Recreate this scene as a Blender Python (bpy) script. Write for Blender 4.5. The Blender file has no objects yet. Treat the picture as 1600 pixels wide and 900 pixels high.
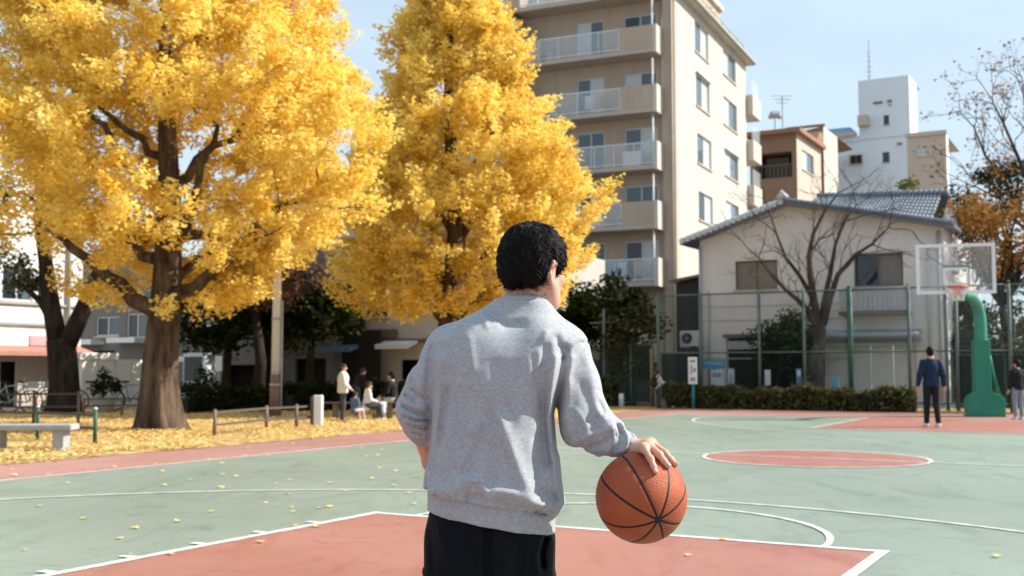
import bpy, bmesh, math, random
import numpy as np
from math import sin, cos, tan, pi, radians as R, sqrt, atan2
from mathutils import Vector, Matrix

rng = np.random.default_rng(7)
random.seed(7)
SC = bpy.context.scene
COL = SC.collection

# ------------------------------------------------------------------ camera
F = 1750.0                      # focal length in photo pixels (photo 1600 wide)
CAMH = 1.3
PITCH = math.atan(126 / F)
cam = bpy.data.cameras.new('camera')
cam.sensor_width = 36.0
cam.lens = F / 1600 * 36
cam.clip_start = 0.1
cam.clip_end = 2000
cam.dof.use_dof = True
cam.dof.focus_distance = 3.1
cam.dof.aperture_fstop = 5.6
camo = bpy.data.objects.new('camera', cam)
camo.location = (0, 0, CAMH)
camo.rotation_euler = (pi / 2 + PITCH, 0, 0)
COL.objects.link(camo)
SC.camera = camo

# ------------------------------------------------------------------ light
SUN_AZ = R(6)                   # from +X away from the camera
SUN_EL = R(38)
sd = Vector((cos(SUN_EL) * cos(SUN_AZ), cos(SUN_EL) * sin(SUN_AZ), sin(SUN_EL)))
w = bpy.data.worlds.new('World')
SC.world = w
w.use_nodes = True
nt = w.node_tree
bg = nt.nodes['Background']
sky = nt.nodes.new('ShaderNodeTexSky')
sky.sky_type = 'NISHITA'
sky.sun_disc = False
sky.sun_elevation = SUN_EL
sky.sun_rotation = atan2(sd.x, sd.y)
sky.air_density = 1.0
sky.dust_density = 0.8
sky.ozone_density = 1.0
tc = nt.nodes.new('ShaderNodeTexCoord')
mp = nt.nodes.new('ShaderNodeMapping')
mp.inputs['Scale'].default_value = (1.2, 1.2, 3.5)
nz = nt.nodes.new('ShaderNodeTexNoise')
nz.inputs['Scale'].default_value = 2.2
nz.inputs['Detail'].default_value = 6
nz.inputs['Roughness'].default_value = .55
cr = nt.nodes.new('ShaderNodeMapRange')
cr.inputs['From Min'].default_value = .38
cr.inputs['From Max'].default_value = .72
cr.inputs['To Min'].default_value = .62
cr.inputs['To Max'].default_value = .78
mx = nt.nodes.new('ShaderNodeMix')
mx.data_type = 'RGBA'
mx.inputs['B'].default_value = (8.0, 9.8, 11.4, 1)     # thin high cloud veil
nt.links.new(tc.outputs['Generated'], mp.inputs['Vector'])
nt.links.new(mp.outputs['Vector'], nz.inputs['Vector'])
nt.links.new(nz.outputs['Fac'], cr.inputs['Value'])
nt.links.new(cr.outputs['Result'], mx.inputs['Factor'])
nt.links.new(sky.outputs['Color'], mx.inputs['A'])
nt.links.new(mx.outputs['Result'], bg.inputs['Color'])
bg.inputs['Strength'].default_value = 0.07
sun = bpy.data.lights.new('sun', 'SUN')
sun.energy = 5.0
sun.angle = R(0.5)
sun.color = (1.0, .94, .84)
suno = bpy.data.objects.new('sun', sun)
suno.rotation_euler = (-sd).to_track_quat('-Z', 'Y').to_euler()
suno.location = (30, -10, 30)
COL.objects.link(suno)
vs = SC.view_settings
vs.view_transform = 'Standard'
vs.look = 'None'
vs.gamma = 1
vs.exposure = 0.64
SC.render.film_transparent = False
SC.cycles.max_bounces = 8
SC.cycles.transparent_max_bounces = 12

# ------------------------------------------------------------------ measuring helpers (photo pixel -> place)
def ray(px, py):
    x = (px - 800) / F
    y = (450 - py) / F
    return x, cos(PITCH) - y * sin(PITCH), sin(PITCH) + y * cos(PITCH)
def gp(px, py, z=0.0):
    x, y, zz = ray(px, py)
    t = (z - CAMH) / zz
    return Vector((x * t, y * t, z))
def dp(px, py, Y):
    x, y, z = ray(px, py)
    t = Y / y
    return Vector((x * t, Y, CAMH + z * t))
class Line:
    """a vertical plane through L along unit direction d (plan), measured from the photo"""
    def __init__(s, L, d):
        s.L = Vector((L[0], L[1], 0)); s.d = Vector((d[0], d[1], 0)).normalized()
    def s_at(s, px, py=500):
        x, y, z = ray(px, py)
        k = x / y
        return (k * s.L.y - s.L.x) / (s.d.x - k * s.d.y)
    def z_at(s, px, py):
        q = s.L + s.d * s.s_at(px, py)
        x, y, z = ray(px, py)
        return CAMH + q.y * z / y
ANG = R(29)
V = Vector((cos(ANG), -sin(ANG), 0))      # across the court
U = Vector((sin(ANG), cos(ANG), 0))       # along the court

# ------------------------------------------------------------------ object helpers
def link(o):
    COL.objects.link(o)
    return o
def thing(name, label, cat, loc=(0, 0, 0), rz=0.0, group=None):
    o = bpy.data.objects.new(name, None)
    o.empty_display_size = .1
    o.location = loc
    o.rotation_euler = (0, 0, rz)
    o['label'] = label
    o['category'] = cat
    if group: o['group'] = group
    return link(o)
def tag(o, label, cat, group=None):
    o['label'] = label
    o['category'] = cat
    if group: o['group'] = group
    return o
def mesh_obj(name, verts, faces, mat, parent=None, smooth=False, kind=None, label=None):
    me = bpy.data.meshes.new(name)
    if isinstance(verts, np.ndarray) and isinstance(faces, np.ndarray):
        n = len(verts); m = len(faces); k = faces.shape[1] if m else 4
        me.vertices.add(n)
        me.vertices.foreach_set('co', verts.astype(np.float32).ravel())
        me.loops.add(m * k)
        me.loops.foreach_set('vertex_index', faces.astype(np.int32).ravel())
        me.polygons.add(m)
        me.polygons.foreach_set('loop_start', np.arange(0, m * k, k, dtype=np.int32))
        me.update(calc_edges=True)
    else:
        me.from_pydata([tuple(v) for v in verts], [], [tuple(f) for f in faces])
        me.update()
    if smooth:
        me.polygons.foreach_set('use_smooth', np.ones(len(me.polygons), dtype=bool))
    me.materials.append(mat)
    o = bpy.data.objects.new(name, me)
    if parent is not None: o.parent = parent
    if kind: o['kind'] = kind
    if label: o['label'] = label
    return link(o)
def clone(o, parent=None):
    c = o.copy()
    COL.objects.link(c)
    if parent is not None: c.parent = parent
    for ch in list(o.children):
        clone(ch, c)
    return c

class MB:
    def __init__(s): s.v = []; s.f = []
    def add(s, vs, fs):
        b = len(s.v)
        s.v += [tuple(v) for v in vs]
        s.f += [tuple(i + b for i in f) for f in fs]
        return s
    def hexa(s, p):   # 8 points: bottom 4 ccw, top 4 ccw
        return s.add(p, [(3, 2, 1, 0), (4, 5, 6, 7), (0, 1, 5, 4), (1, 2, 6, 5), (2, 3, 7, 6), (3, 0, 4, 7)])
    def box(s, x0, x1, y0, y1, z0, z1):
        return s.hexa([(x0, y0, z0), (x1, y0, z0), (x1, y1, z0), (x0, y1, z0), (x0, y0, z1), (x1, y0, z1), (x1, y1, z1), (x0, y1, z1)])
    def bbox(s, x0, x1, y0, y1, z0, z1, b=.01):   # box with chamfered vertical & top edges
        for (a, c) in ((0, b),):
            pts = [(x0 + b, y0), (x1 - b, y0), (x1, y0 + b), (x1, y1 - b), (x1 - b, y1), (x0 + b, y1), (x0, y1 - b), (x0, y0 + b)]
            inn = [(min(max(x, x0 + b), x1 - b), min(max(y, y0 + b), y1 - b)) for x, y in pts]
            inn = [(x + (b * .0), y) for x, y in inn]
            vs = [(x, y, z0) for x, y in pts] + [(x, y, z1 - b) for x, y in pts] + [((x * .5 + ix * .5), (y * .5 + iy * .5), z1) for (x, y), (ix, iy) in zip(pts, [((x0 + x1) / 2 + (x - (x0 + x1) / 2) * (1 - 2 * b / max(x1 - x0, 1e-6)), (y0 + y1) / 2 + (y - (y0 + y1) / 2) * (1 - 2 * b / max(y1 - y0, 1e-6))) for x, y in pts])]
            fs = [tuple(range(7, -1, -1)), tuple(range(16, 24))]
            for k in range(8):
                n = (k + 1) % 8
                fs += [(k, n, 8 + n, 8 + k), (8 + k, 8 + n, 16 + n, 16 + k)]
            s.add(vs, fs)
        return s
    def bar(s, a, b, w, h=None, up=(0, 0, 1)):
        h = h or w
        a = Vector(a); b = Vector(b); d = (b - a).normalized()
        up = Vector(up)
        if abs(d.dot(up)) > .98: up = Vector((0, 1, 0))
        sx = d.cross(up).normalized() * (w / 2); sz = sx.cross(d).normalized() * (h / 2)
        return s.hexa([a - sx - sz, a + sx - sz, b + sx - sz, b - sx - sz, a - sx + sz, a + sx + sz, b + sx + sz, b - sx + sz])
    def tube(s, pts, rad, n=8, cap=True):
        pts = [Vector(p) for p in pts]
        if not hasattr(rad, '__len__'): rad = [rad] * len(pts)
        b = len(s.v); N = len(pts)
        prev = None
        for i, p in enumerate(pts):
            t = (pts[min(i + 1, N - 1)] - pts[max(i - 1, 0)]).normalized()
            if prev is None:
                x = t.cross(Vector((0, 0, 1)))
                if x.length < .1: x = t.cross(Vector((0, 1, 0)))
                x.normalize()
            else:
                x = (prev - t * prev.dot(t)).normalized()
            prev = x
            y = t.cross(x)
            for k in range(n):
                a = 2 * pi * k / n
                s.v.append(tuple(p + (x * cos(a) + y * sin(a)) * rad[i]))
        for i in range(N - 1):
            for k in range(n):
                k2 = (k + 1) % n
                s.f.append((b + i * n + k, b + i * n + k2, b + (i + 1) * n + k2, b + (i + 1) * n + k))
        if cap:
            s.f.append(tuple(b + k for k in range(n - 1, -1, -1)))
            s.f.append(tuple(b + (N - 1) * n + k for k in range(n)))
        return s
    def prism(s, poly, axis, a0, a1):
        """extrude polygon [(p,q)] along axis 'x','y','z' between a0 and a1"""
        def P(p, q, a):
            return {'x': (a, p, q), 'y': (p, a, q), 'z': (p, q, a)}[axis]
        n = len(poly)
        vs = [P(p, q, a0) for p, q in poly] + [P(p, q, a1) for p, q in poly]
        fs = [tuple(range(n)), tuple(range(2 * n - 1, n - 1, -1))]
        for k in range(n):
            fs.append((k, k + n, (k + 1) % n + n, (k + 1) % n))
        return s.add(vs, fs)
    def build(s, name, mat, parent=None, smooth=False, kind=None, label=None, fix=True):
        o = mesh_obj(name, s.v, s.f, mat, parent, smooth, kind, label)
        if fix:
            bm = bmesh.new(); bm.from_mesh(o.data)
            bmesh.ops.recalc_face_normals(bm, faces=bm.faces)
            bm.to_mesh(o.data); bm.free()
        return o

# ------------------------------------------------------------------ materials
def mat(name, col, rough=.6, var=.12, scale=4.0, bump=0.0, bscale=None, spec=.3, col2=None, metal=0.0, detail=5, stretch=(1, 1, 1), contrast=1.0, dist=.02):
    m = bpy.data.materials.new(name)
    m.use_nodes = True
    t = m.node_tree
    b = t.nodes['Principled BSDF']
    b.inputs['Roughness'].default_value = rough
    b.inputs['Specular IOR Level'].default_value = spec
    b.inputs['Metallic'].default_value = metal
    tc = t.nodes.new('ShaderNodeTexCoord')
    mp = t.nodes.new('ShaderNodeMapping')
    mp.inputs['Scale'].default_value = stretch
    t.links.new(tc.outputs['Object'], mp.inputs['Vector'])
    n = t.nodes.new('ShaderNodeTexNoise')
    n.inputs['Scale'].default_value = scale
    n.inputs['Detail'].default_value = detail
    n.inputs['Roughness'].default_value = .6
    t.links.new(mp.outputs['Vector'], n.inputs['Vector'])
    r = t.nodes.new('ShaderNodeMapRange')
    r.inputs['From Min'].default_value = .5 - .22 / contrast
    r.inputs['From Max'].default_value = .5 + .22 / contrast
    t.links.new(n.outputs['Fac'], r.inputs['Value'])
    x = t.nodes.new('ShaderNodeMix')
    x.data_type = 'RGBA'
    c = Vector(col)
    c2 = Vector(col2) if col2 else c * (1 + var)
    c1 = c if col2 else c * (1 - var)
    x.inputs['A'].default_value = (*c1, 1)
    x.inputs['B'].default_value = (*c2, 1)
    t.links.new(r.outputs['Result'], x.inputs['Factor'])
    t.links.new(x.outputs['Result'], b.inputs['Base Color'])
    if bump:
        n2 = t.nodes.new('ShaderNodeTexNoise')
        n2.inputs['Scale'].default_value = bscale or scale * 6
        n2.inputs['Detail'].default_value = 4
        t.links.new(mp.outputs['Vector'], n2.inputs['Vector'])
        bp = t.nodes.new('ShaderNodeBump')
        bp.inputs['Strength'].default_value = bump
        bp.inputs['Distance'].default_value = dist
        t.links.new(n2.outputs['Fac'], bp.inputs['Height'])
        t.links.new(bp.outputs['Normal'], b.inputs['Normal'])
    return m
def leaf_mat(name, c_dark, c_light, trans=.45, rough=.55):
    m = bpy.data.materials.new(name)
    m.use_nodes = True
    t = m.node_tree
    t.nodes.remove(t.nodes['Principled BSDF'])
    at = t.nodes.new('ShaderNodeAttribute'); at.attribute_name = 'tone'
    x = t.nodes.new('ShaderNodeMix'); x.data_type = 'RGBA'
    x.inputs['A'].default_value = (*c_dark, 1); x.inputs['B'].default_value = (*c_light, 1)
    t.links.new(at.outputs['Fac'], x.inputs['Factor'])
    d = t.nodes.new('ShaderNodeBsdfDiffuse')
    tr = t.nodes.new('ShaderNodeBsdfTranslucent')
    ms = t.nodes.new('ShaderNodeMixShader'); ms.inputs['Fac'].default_value = trans
    t.links.new(x.outputs['Result'], d.inputs['Color'])
    t.links.new(x.outputs['Result'], tr.inputs['Color'])
    t.links.new(d.outputs['BSDF'], ms.inputs[1]); t.links.new(tr.outputs['BSDF'], ms.inputs[2])
    t.links.new(ms.outputs['Shader'], t.nodes['Material Output'].inputs['Surface'])
    return m
def glass_mat(name, col, rough=.05, alpha=None):
    m = bpy.data.materials.new(name); m.use_nodes = True
    b = m.node_tree.nodes['Principled BSDF']
    b.inputs['Base Color'].default_value = (*col, 1)
    b.inputs['Roughness'].default_value = rough
    b.inputs['Specular IOR Level'].default_value = .5
    if alpha is not None: b.inputs['Alpha'].default_value = alpha
    return m
# ================================================================== GROUND AND COURT
M_dirt = mat('dirt_ground', (.20, .17, .13), .9, .25, .6, bump=.4, bscale=8)
def court_mat(name, col, col2, worn):
    m = mat(name, col, .42, scale=.45, col2=col2, spec=.35, bump=.25, bscale=90, detail=8, dist=.004)
    t = m.node_tree
    b = t.nodes['Principled BSDF']
    base = b.inputs['Base Color'].links[0].from_socket
    tc = t.nodes['Texture Coordinate']
    n = t.nodes.new('ShaderNodeTexNoise'); n.inputs['Scale'].default_value = 1.6; n.inputs['Detail'].default_value = 9; n.inputs['Roughness'].default_value = .68; n.inputs['Distortion'].default_value = .8
    mp = t.nodes.new('ShaderNodeMapping'); mp.inputs['Scale'].default_value = (1, .35, 1)
    t.links.new(tc.outputs['Object'], mp.inputs['Vector']); t.links.new(mp.outputs['Vector'], n.inputs['Vector'])
    r = t.nodes.new('ShaderNodeMapRange'); r.inputs['From Min'].default_value = .50; r.inputs['From Max'].default_value = .76; r.inputs['To Max'].default_value = .85
    t.links.new(n.outputs['Fac'], r.inputs['Value'])
    x = t.nodes.new('ShaderNodeMix'); x.data_type = 'RGBA'; x.inputs['B'].default_value = (*worn, 1)
    t.links.new(r.outputs['Result'], x.inputs['Factor']); t.links.new(base, x.inputs['A'])
    # scuffs and dried puddle marks
    sc = t.nodes.new('ShaderNodeTexNoise'); sc.inputs['Scale'].default_value = 3.2; sc.inputs['Detail'].default_value = 7; sc.inputs['Distortion'].default_value = 2.2; sc.inputs['Roughness'].default_value = .62
    sm = t.nodes.new('ShaderNodeMapping'); sm.inputs['Rotation'].default_value = (0, 0, .5); sm.inputs['Scale'].default_value = (.5, 1.6, 1)
    t.links.new(tc.outputs['Object'], sm.inputs['Vector']); t.links.new(sm.outputs['Vector'], sc.inputs['Vector'])
    sr = t.nodes.new('ShaderNodeMapRange'); sr.inputs['From Min'].default_value = .57; sr.inputs['From Max'].default_value = .72; sr.inputs['To Min'].default_value = 1.0; sr.inputs['To Max'].default_value = .62
    t.links.new(sc.outputs['Fac'], sr.inputs['Value'])
    lg = t.nodes.new('ShaderNodeTexNoise'); lg.inputs['Scale'].default_value = .16; lg.inputs['Detail'].default_value = 4
    t.links.new(tc.outputs['Object'], lg.inputs['Vector'])
    lr = t.nodes.new('ShaderNodeMapRange'); lr.inputs['From Min'].default_value = .35; lr.inputs['From Max'].default_value = .65; lr.inputs['To Min'].default_value = .88; lr.inputs['To Max'].default_value = 1.08
    t.links.new(lg.outputs['Fac'], lr.inputs['Value'])
    mm = t.nodes.new('ShaderNodeMath'); mm.operation = 'MULTIPLY'
    t.links.new(sr.outputs['Result'], mm.inputs[0]); t.links.new(lr.outputs['Result'], mm.inputs[1])
    # fine grit
    g = t.nodes.new('ShaderNodeTexNoise'); g.inputs['Scale'].default_value = 160; g.inputs['Detail'].default_value = 2
    t.links.new(tc.outputs['Object'], g.inputs['Vector'])
    gr = t.nodes.new('ShaderNodeMapRange'); gr.inputs['From Min'].default_value = .3; gr.inputs['From Max'].default_value = .7; gr.inputs['To Min'].default_value = .86; gr.inputs['To Max'].default_value = 1.12
    t.links.new(g.outputs['Fac'], gr.inputs['Value'])
    y = t.nodes.new('ShaderNodeVectorMath'); y.operation = 'SCALE'
    t.links.new(x.outputs['Result'], y.inputs[0])
    m2 = t.nodes.new('ShaderNodeMath'); m2.operation = 'MULTIPLY'
    t.links.new(gr.outputs['Result'], m2.inputs[0]); t.links.new(mm.outputs['Value'], m2.inputs[1]); t.links.new(m2.outputs['Value'], y.inputs['Scale'])
    t.links.new(y.outputs['Vector'], b.inputs['Base Color'])
    rr = t.nodes.new('ShaderNodeMapRange'); rr.inputs['To Min'].default_value = .36; rr.inputs['To Max'].default_value = .6
    t.links.new(n.outputs['Fac'], rr.inputs['Value']); t.links.new(rr.outputs['Result'], b.inputs['Roughness'])
    return m
M_green = court_mat('green_court_paint', (.212, .262, .208), (.262, .305, .252), (.135, .18, .135))
M_red = court_mat('red_court_paint', (.335, .132, .096), (.41, .195, .152), (.25, .065, .042))
M_apron = court_mat('red_apron_paint', (.37, .185, .155), (.43, .235, .20), (.30, .15, .12))
M_line = mat('white_line_paint', (.52, .53, .50), .5, scale=5, col2=(.76, .76, .74), contrast=2.2, bump=.2, bscale=120, dist=.004)

g = MB(); g.add([(-400, -60, 0), (400, -60, 0), (400, 900, 0), (-400, 900, 0)], [(0, 1, 2, 3)])
g.build('ground', M_dirt, kind='structure')

CC = gp(1273, 717)                         # centre of the centre circle
def W(s, t, z=0): return CC + V * s + U * t + Vector((0, 0, z))
def inv(p):
    d = Vector((p[0], p[1], 0)) - Vector((CC.x, CC.y, 0)); return d.dot(V), d.dot(U)
court_root_rz = -ANG
def sheet(name, poly, z, m, parent=None, kind='structure'):
    b = MB(); b.add([(p[0], p[1], z) for p in poly], [tuple(range(len(poly)))])
    o = b.build(name, m, parent, kind=kind, fix=False)
    return o
def arc(c, r, a0, a1, n=64):
    return [(c[0] + r * cos(a0 + (a1 - a0) * k / n), c[1] + r * sin(a0 + (a1 - a0) * k / n)) for k in range(n + 1)]
def strip(b, pts, wdt, z):
    """ribbon along court-frame points"""
    P = [W(*p) for p in pts]
    L = []
    for i, p in enumerate(P):
        d = (P[min(i + 1, len(P) - 1)] - P[max(i - 1, 0)]).normalized()
        n = Vector((-d.y, d.x, 0)) * (wdt / 2)
        L.append((p + n, p - n))
    vs = []
    for a, c in L: vs += [(a.x, a.y, z), (c.x, c.y, z)]
    fs = [(2 * i + 1, 2 * i + 3, 2 * i + 2, 2 * i) for i in range(len(P) - 1)]
    b.add(vs, fs)
sl = [inv(gp(0, 750)), inv(gp(650, 690))]
LEFT = (sl[0][0] + sl[1][0]) / 2           # left sideline
RIGHT = LEFT + 15.3
FT = inv(gp(590, 803))[1]
FAR = inv(gp(1540, 656))[1] - .35
FTN = (inv(gp(590, 803)), inv(gp(1378, 866)))
LWL, LWR = FTN[0][0], FTN[1][0]            # lane edges
FTT = (FTN[0][1] + FTN[1][1]) / 2
NEAR = -FAR
LM = (LWL + LWR) / 2
LH = (LWR - LWL) / 2
print('court', LEFT, RIGHT, LWL, LWR, FTT, FAR, FTN)
ap = [W(LEFT - 1.9, NEAR - 3), W(RIGHT + 6, NEAR - 3), W(RIGHT + 6, FAR + 4.6), W(LEFT - 1.9, FAR + 4.6)]
sheet('court_apron', ap, .004, M_apron)
sheet('court_surface', [W(LEFT, NEAR), W(RIGHT, NEAR), W(RIGHT, FAR), W(LEFT, FAR)], .008, M_green)
keyn = [W(LWL, NEAR), W(LWR, NEAR), W(LWR, FTT), W(LWL, FTT)]
sheet('near_key', keyn, .012, M_red)
FTF = -FTT
farp = [(LM + LH + .2, FAR), (LM - LH - .2, FAR), (LM - LH - .2, FTF)] + [(LM + LH + .2, FTF)]
sheet('far_key', [W(*p) for p in farp][::-1], .012, M_red)
circ = arc((0, 0), 1.55, 0, 2 * pi, 64)[:-1]
sheet('centre_circle', [W(*p) for p in circ], .012, M_red)
lw = .055
def line(name, *strips):
    b = MB()
    for pts in strips: strip(b, pts, lw, .016)
    return b.build(name, M_line, kind='structure', fix=False)
def seg(a, b, n=8): return [(a[0] + (b[0] - a[0]) * k / n, a[1] + (b[1] - a[1]) * k / n) for k in range(n + 1)]
line('boundary_line', seg((LEFT, NEAR), (LEFT, FAR)), seg((RIGHT, NEAR), (RIGHT, FAR)), seg((LEFT, FAR), (RIGHT, FAR)))
line('centre_line', seg((LEFT, 0), (-1.55, 0)), seg((1.55, 0), (RIGHT, 0)), seg((-1.5, 0), (1.5, 0)))
line('circle_line', arc((0, 0), 1.58, 0, 2 * pi, 72))
b = MB()
strip(b, seg((LWL, NEAR), (LWL, FTT + lw)), lw * 1.5, .016)
strip(b, seg((LWR, NEAR), (LWR, FTT + lw)), lw * 1.5, .0162)
strip(b, seg((LWL, FTT), (LWR, FTT)), lw * 1.4, .0164)
for k in range(7):                          # lane ticks outside the left lane line
    t = FTT - .75 - k * .66
    strip(b, seg((LWL - .16, t), (LWL - .02, t), 1), .07, .0166)
b.build('lane_line', M_line, kind='structure', fix=False)
line('free_throw_arc', arc((LM, FTT), 1.78, 0, pi, 40))
bn = inv(Vector((-1.67, 5.26, 0)))
line('three_point_line', arc((bn[0] - .0, bn[1]), 6.8, R(-5), R(185), 80))
far_b = (LM, FAR - 1.57)
line('far_three_point_line', arc(far_b, 6.3, R(180), R(360), 80), seg((LM - 6.3, far_b[1]), (LM - 6.3, FAR), 3))
line('far_free_throw_line', seg((LM - LH - .2, FTF), (LM + LH + .2, FTF)), seg((LM - LH - .2, FTF), (LM - LH - .2, FAR)), seg((LM + LH + .2, FTF), (LM + LH + .2, FAR)))

# ------------------------------------------------------------------ leaves
def leaf_shape(size, n, r=None):
    """n little fan shaped leaves -> local verts n,5,3 (base, left, mid-left, mid-right, right)"""
    r = r or rng
    a = np.array([[0, -.5, 0], [.5, .28, .06], [.2, .5, -.02], [-.2, .5, -.02], [-.5, .28, .06]], np.float32)
    s = size * r.uniform(.7, 1.25, (n, 1, 1))
    return a[None] * s
def rand_rot(n, tilt, r=None):
    """n rotation matrices: random yaw, tilt from horizontal by gaussian 'tilt' rad"""
    r = r or rng
    yaw = r.uniform(0, 2 * pi, n); th = r.normal(0, tilt, n); ax = r.uniform(0, 2 * pi, n)
    cy, sy = np.cos(yaw), np.sin(yaw)
    Z = np.zeros((n, 3, 3)); Z[:, 0, 0] = cy; Z[:, 0, 1] = -sy; Z[:, 1, 0] = sy; Z[:, 1, 1] = cy; Z[:, 2, 2] = 1
    kx, ky = np.cos(ax), np.sin(ax); c, s_ = np.cos(th), np.sin(th)
    T = np.zeros((n, 3, 3))
    T[:, 0, 0] = c + kx * kx * (1 - c); T[:, 0, 1] = kx * ky * (1 - c); T[:, 0, 2] = ky * s_
    T[:, 1, 0] = kx * ky * (1 - c); T[:, 1, 1] = c + ky * ky * (1 - c); T[:, 1, 2] = -kx * s_
    T[:, 2, 0] = -ky * s_; T[:, 2, 1] = kx * s_; T[:, 2, 2] = c
    return T @ Z
def leaves_mesh(name, pos, size, tilt, tone, mt, parent=None, kind=None, r=None):
    n = len(pos)
    L = leaf_shape(size, n, r)
    Rm = rand_rot(n, tilt, r)
    P = np.einsum('nij,nkj->nki', Rm, L) + pos[:, None, :]
    vs = P.reshape(-1, 3)
    fs = np.arange(n * 5).reshape(n, 5)
    o = mesh_obj(name, vs, fs, mt, parent, False, kind)
    at = o.data.attributes.new('tone', 'FLOAT', 'FACE')
    at.data.foreach_set('value', np.clip(tone, 0, 1).astype(np.float32))
    return o
M_litter = leaf_mat('fallen_leaf_yellow', (.50, .27, .07), (.92, .72, .30), .15)
# the carpet of leaves left of the court
def carpet(name, s0, s1, t0, t1, n, size, dens):
    s = rng.uniform(s0, s1, n); t = rng.uniform(t0, t1, n)
    keep = rng.uniform(0, 1, n) < dens(s, t)
    s, t = s[keep], t[keep]; n = len(s)
    pos = np.zeros((n, 3))
    pos[:, 0] = CC.x + V.x * s + U.x * t; pos[:, 1] = CC.y + V.y * s + U.y * t
    pos[:, 2] = rng.uniform(.022, .06, n)
    return leaves_mesh(name, pos, size, .22, rng.beta(1.6, 1.1, n), M_litter, None, 'stuff')
edge = LEFT - 1.9
M_leafbed = mat('leaf_covered_soil', (.17, .105, .045), .9, scale=3.5, col2=(.66, .45, .17), contrast=1.3, detail=8, bump=.5, bscale=40)
sheet('leaf_covered_ground', [W(edge - 17, -18), W(edge - .12, -18), W(edge - .12, FAR + 6), W(edge - 17, FAR + 6)], .003, M_leafbed)
carpet('leaf_carpet', edge - 13, edge + .35, -12, 14, 130000, .056,
       lambda s, t: np.where(s > edge - .1, np.exp(-(s - edge + .1) / .14) * .8, .9) * np.clip(.62 + .5 * np.sin(s * 1.3 + np.sin(t * .9) * 1.7) * np.sin(t * 1.1 + s * .4) + .25 * np.sin(s * 4.1 + t * 3.3), .04, 1) * np.where((np.abs(s - edge + 6) < 4.5), .75, 1))
# strip by the far hedge
sheet('far_verge', [W(edge, FAR + 4.6), W(RIGHT + 8, FAR + 4.6), W(RIGHT + 8, FAR + 7), W(edge, FAR + 7)], .006,
      mat('verge_soil', (.16, .14, .06), .9, scale=5, col2=(.36, .26, .08), contrast=2))
carpet('leaf_scatter_by_hedge', edge, RIGHT + 4, FAR + 4.3, FAR + 7, 5000, .08, lambda s, t: np.where(s < 2, .9, .25) + 0 * t)
# single leaves lying on the court
spots = [(108, 758), (207, 752), (345, 762), (318, 775), (455, 776), (455, 796), (458, 802), (513, 793), (278, 818), (213, 828), (185, 845), (405, 849),
         (495, 824), (465, 825), (270, 871), (205, 869), (790, 783 - 4), (650, 790), (455, 752), (580, 752), (530, 738), (555, 736), (595, 733), (652, 748), (688, 745),
         (745, 738 - 10), (590, 715), (620, 738), (370, 748), (395, 752), (620, 762), (640, 706), (575, 716), (515, 756), (500, 796), (410, 789), (260, 762),
         (35, 862), (130, 812), (60, 795), (150, 770), (330, 800), (640, 775), (545, 770), (480, 742), (1555, 873), (1130, 846), (1075, 870),
         (565, 700), (600, 706), (615, 712), (350, 742), (300, 752), (430, 760), (20, 744), (95, 735), (180, 730), (240, 725), (330, 718), (350, 724), (420, 715),
         (470, 705), (530, 700), (560, 696), (610, 690), (60, 720), (130, 718), (200, 712), (290, 706), (390, 700), (460, 694), (540, 684), (600, 680), (300, 722), (250, 740),
         (15, 735), (75, 742), (110, 728), (385, 712), (445, 703)]
proto = None
for i, (px, py) in enumerate(spots):
    p = gp(px + random.uniform(-4, 4), py + random.uniform(-2, 2))
    s_, t_ = inv(p)
    lab = ('single yellow ginkgo leaf lying on the green court paint' if s_ > LEFT else 'single yellow ginkgo leaf lying on the red strip beside the court')
    if s_ > LEFT: grp = 'fallen leaves scattered on the green court'
    else: grp = 'fallen leaves scattered on the red apron'
    if proto is None:
        pos = np.zeros((1, 3))
        lf = leaf_shape(.075, 1)[0] * [1, 1, 1.6]
        lf[:, 2] -= lf[:, 2].min()
        o = mesh_obj('fallen_leaf', np.array(lf), np.arange(5)[None], M_litter)
        st = [(0, -.5 * .075, .004), (.004, -.5 * .075, .004), (.006, -.9 * .075, .006), (.001, -.9 * .075, .006)]
        bm = bmesh.new(); bm.from_mesh(o.data); vv = [bm.verts.new(q) for q in st]; bm.faces.new(vv); bm.to_mesh(o.data); bm.free()
        at = o.data.attributes.new('tone', 'FLOAT', 'FACE'); at.data.foreach_set('value', np.array([.55, .35], np.float32))
        proto = o
    else:
        o = proto.copy(); COL.objects.link(o)
    o.location = (p.x, p.y, .02)
    o.rotation_euler = (random.uniform(-.15, .15), random.uniform(-.15, .15), random.uniform(0, 6.28))
    k = random.uniform(.5, 1.0); o.scale = (k, k, k)
    tag(o, lab, 'leaf', grp)
# ================================================================== BUILDINGS
M_tanwall = mat('tan_tile_wall', (.44, .345, .262), .75, .10, 1.6, stretch=(1, 1, .16), bump=.15, bscale=30)
M_cream = mat('cream_tile_wall', (.53, .48, .415), .75, .085, 1.6, stretch=(1, 1, .16), contrast=1.3, bump=.15, bscale=30)
M_soffit = mat('balcony_concrete', (.44, .375, .31), .8, .08, 1.5)
M_white = mat('white_painted_wall', (.74, .73, .70), .7, .05, .8, bump=.1)
M_shadewhite = mat('shade_tinted_white_wall', (.66, .70, .74), .7, .05, .6)  # bluish tint of the shade put into the white wall colour
M_brown = mat('brown_tile_wall', (.27, .17, .115), .75, .1, 1.0)
M_reddish = mat('reddish_brown_panel', (.30, .16, .10), .75, .08, 1)
M_beigew = mat('beige_wall', (.50, .42, .35), .75, .06, 1.0)
M_frame = mat('aluminium_frame', (.62, .63, .63), .4, .04, metal=.0)
M_dframe = mat('bronze_frame', (.16, .12, .09), .5, .08)
M_glass = glass_mat('window_glass', (.025, .035, .045), .03)
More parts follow.
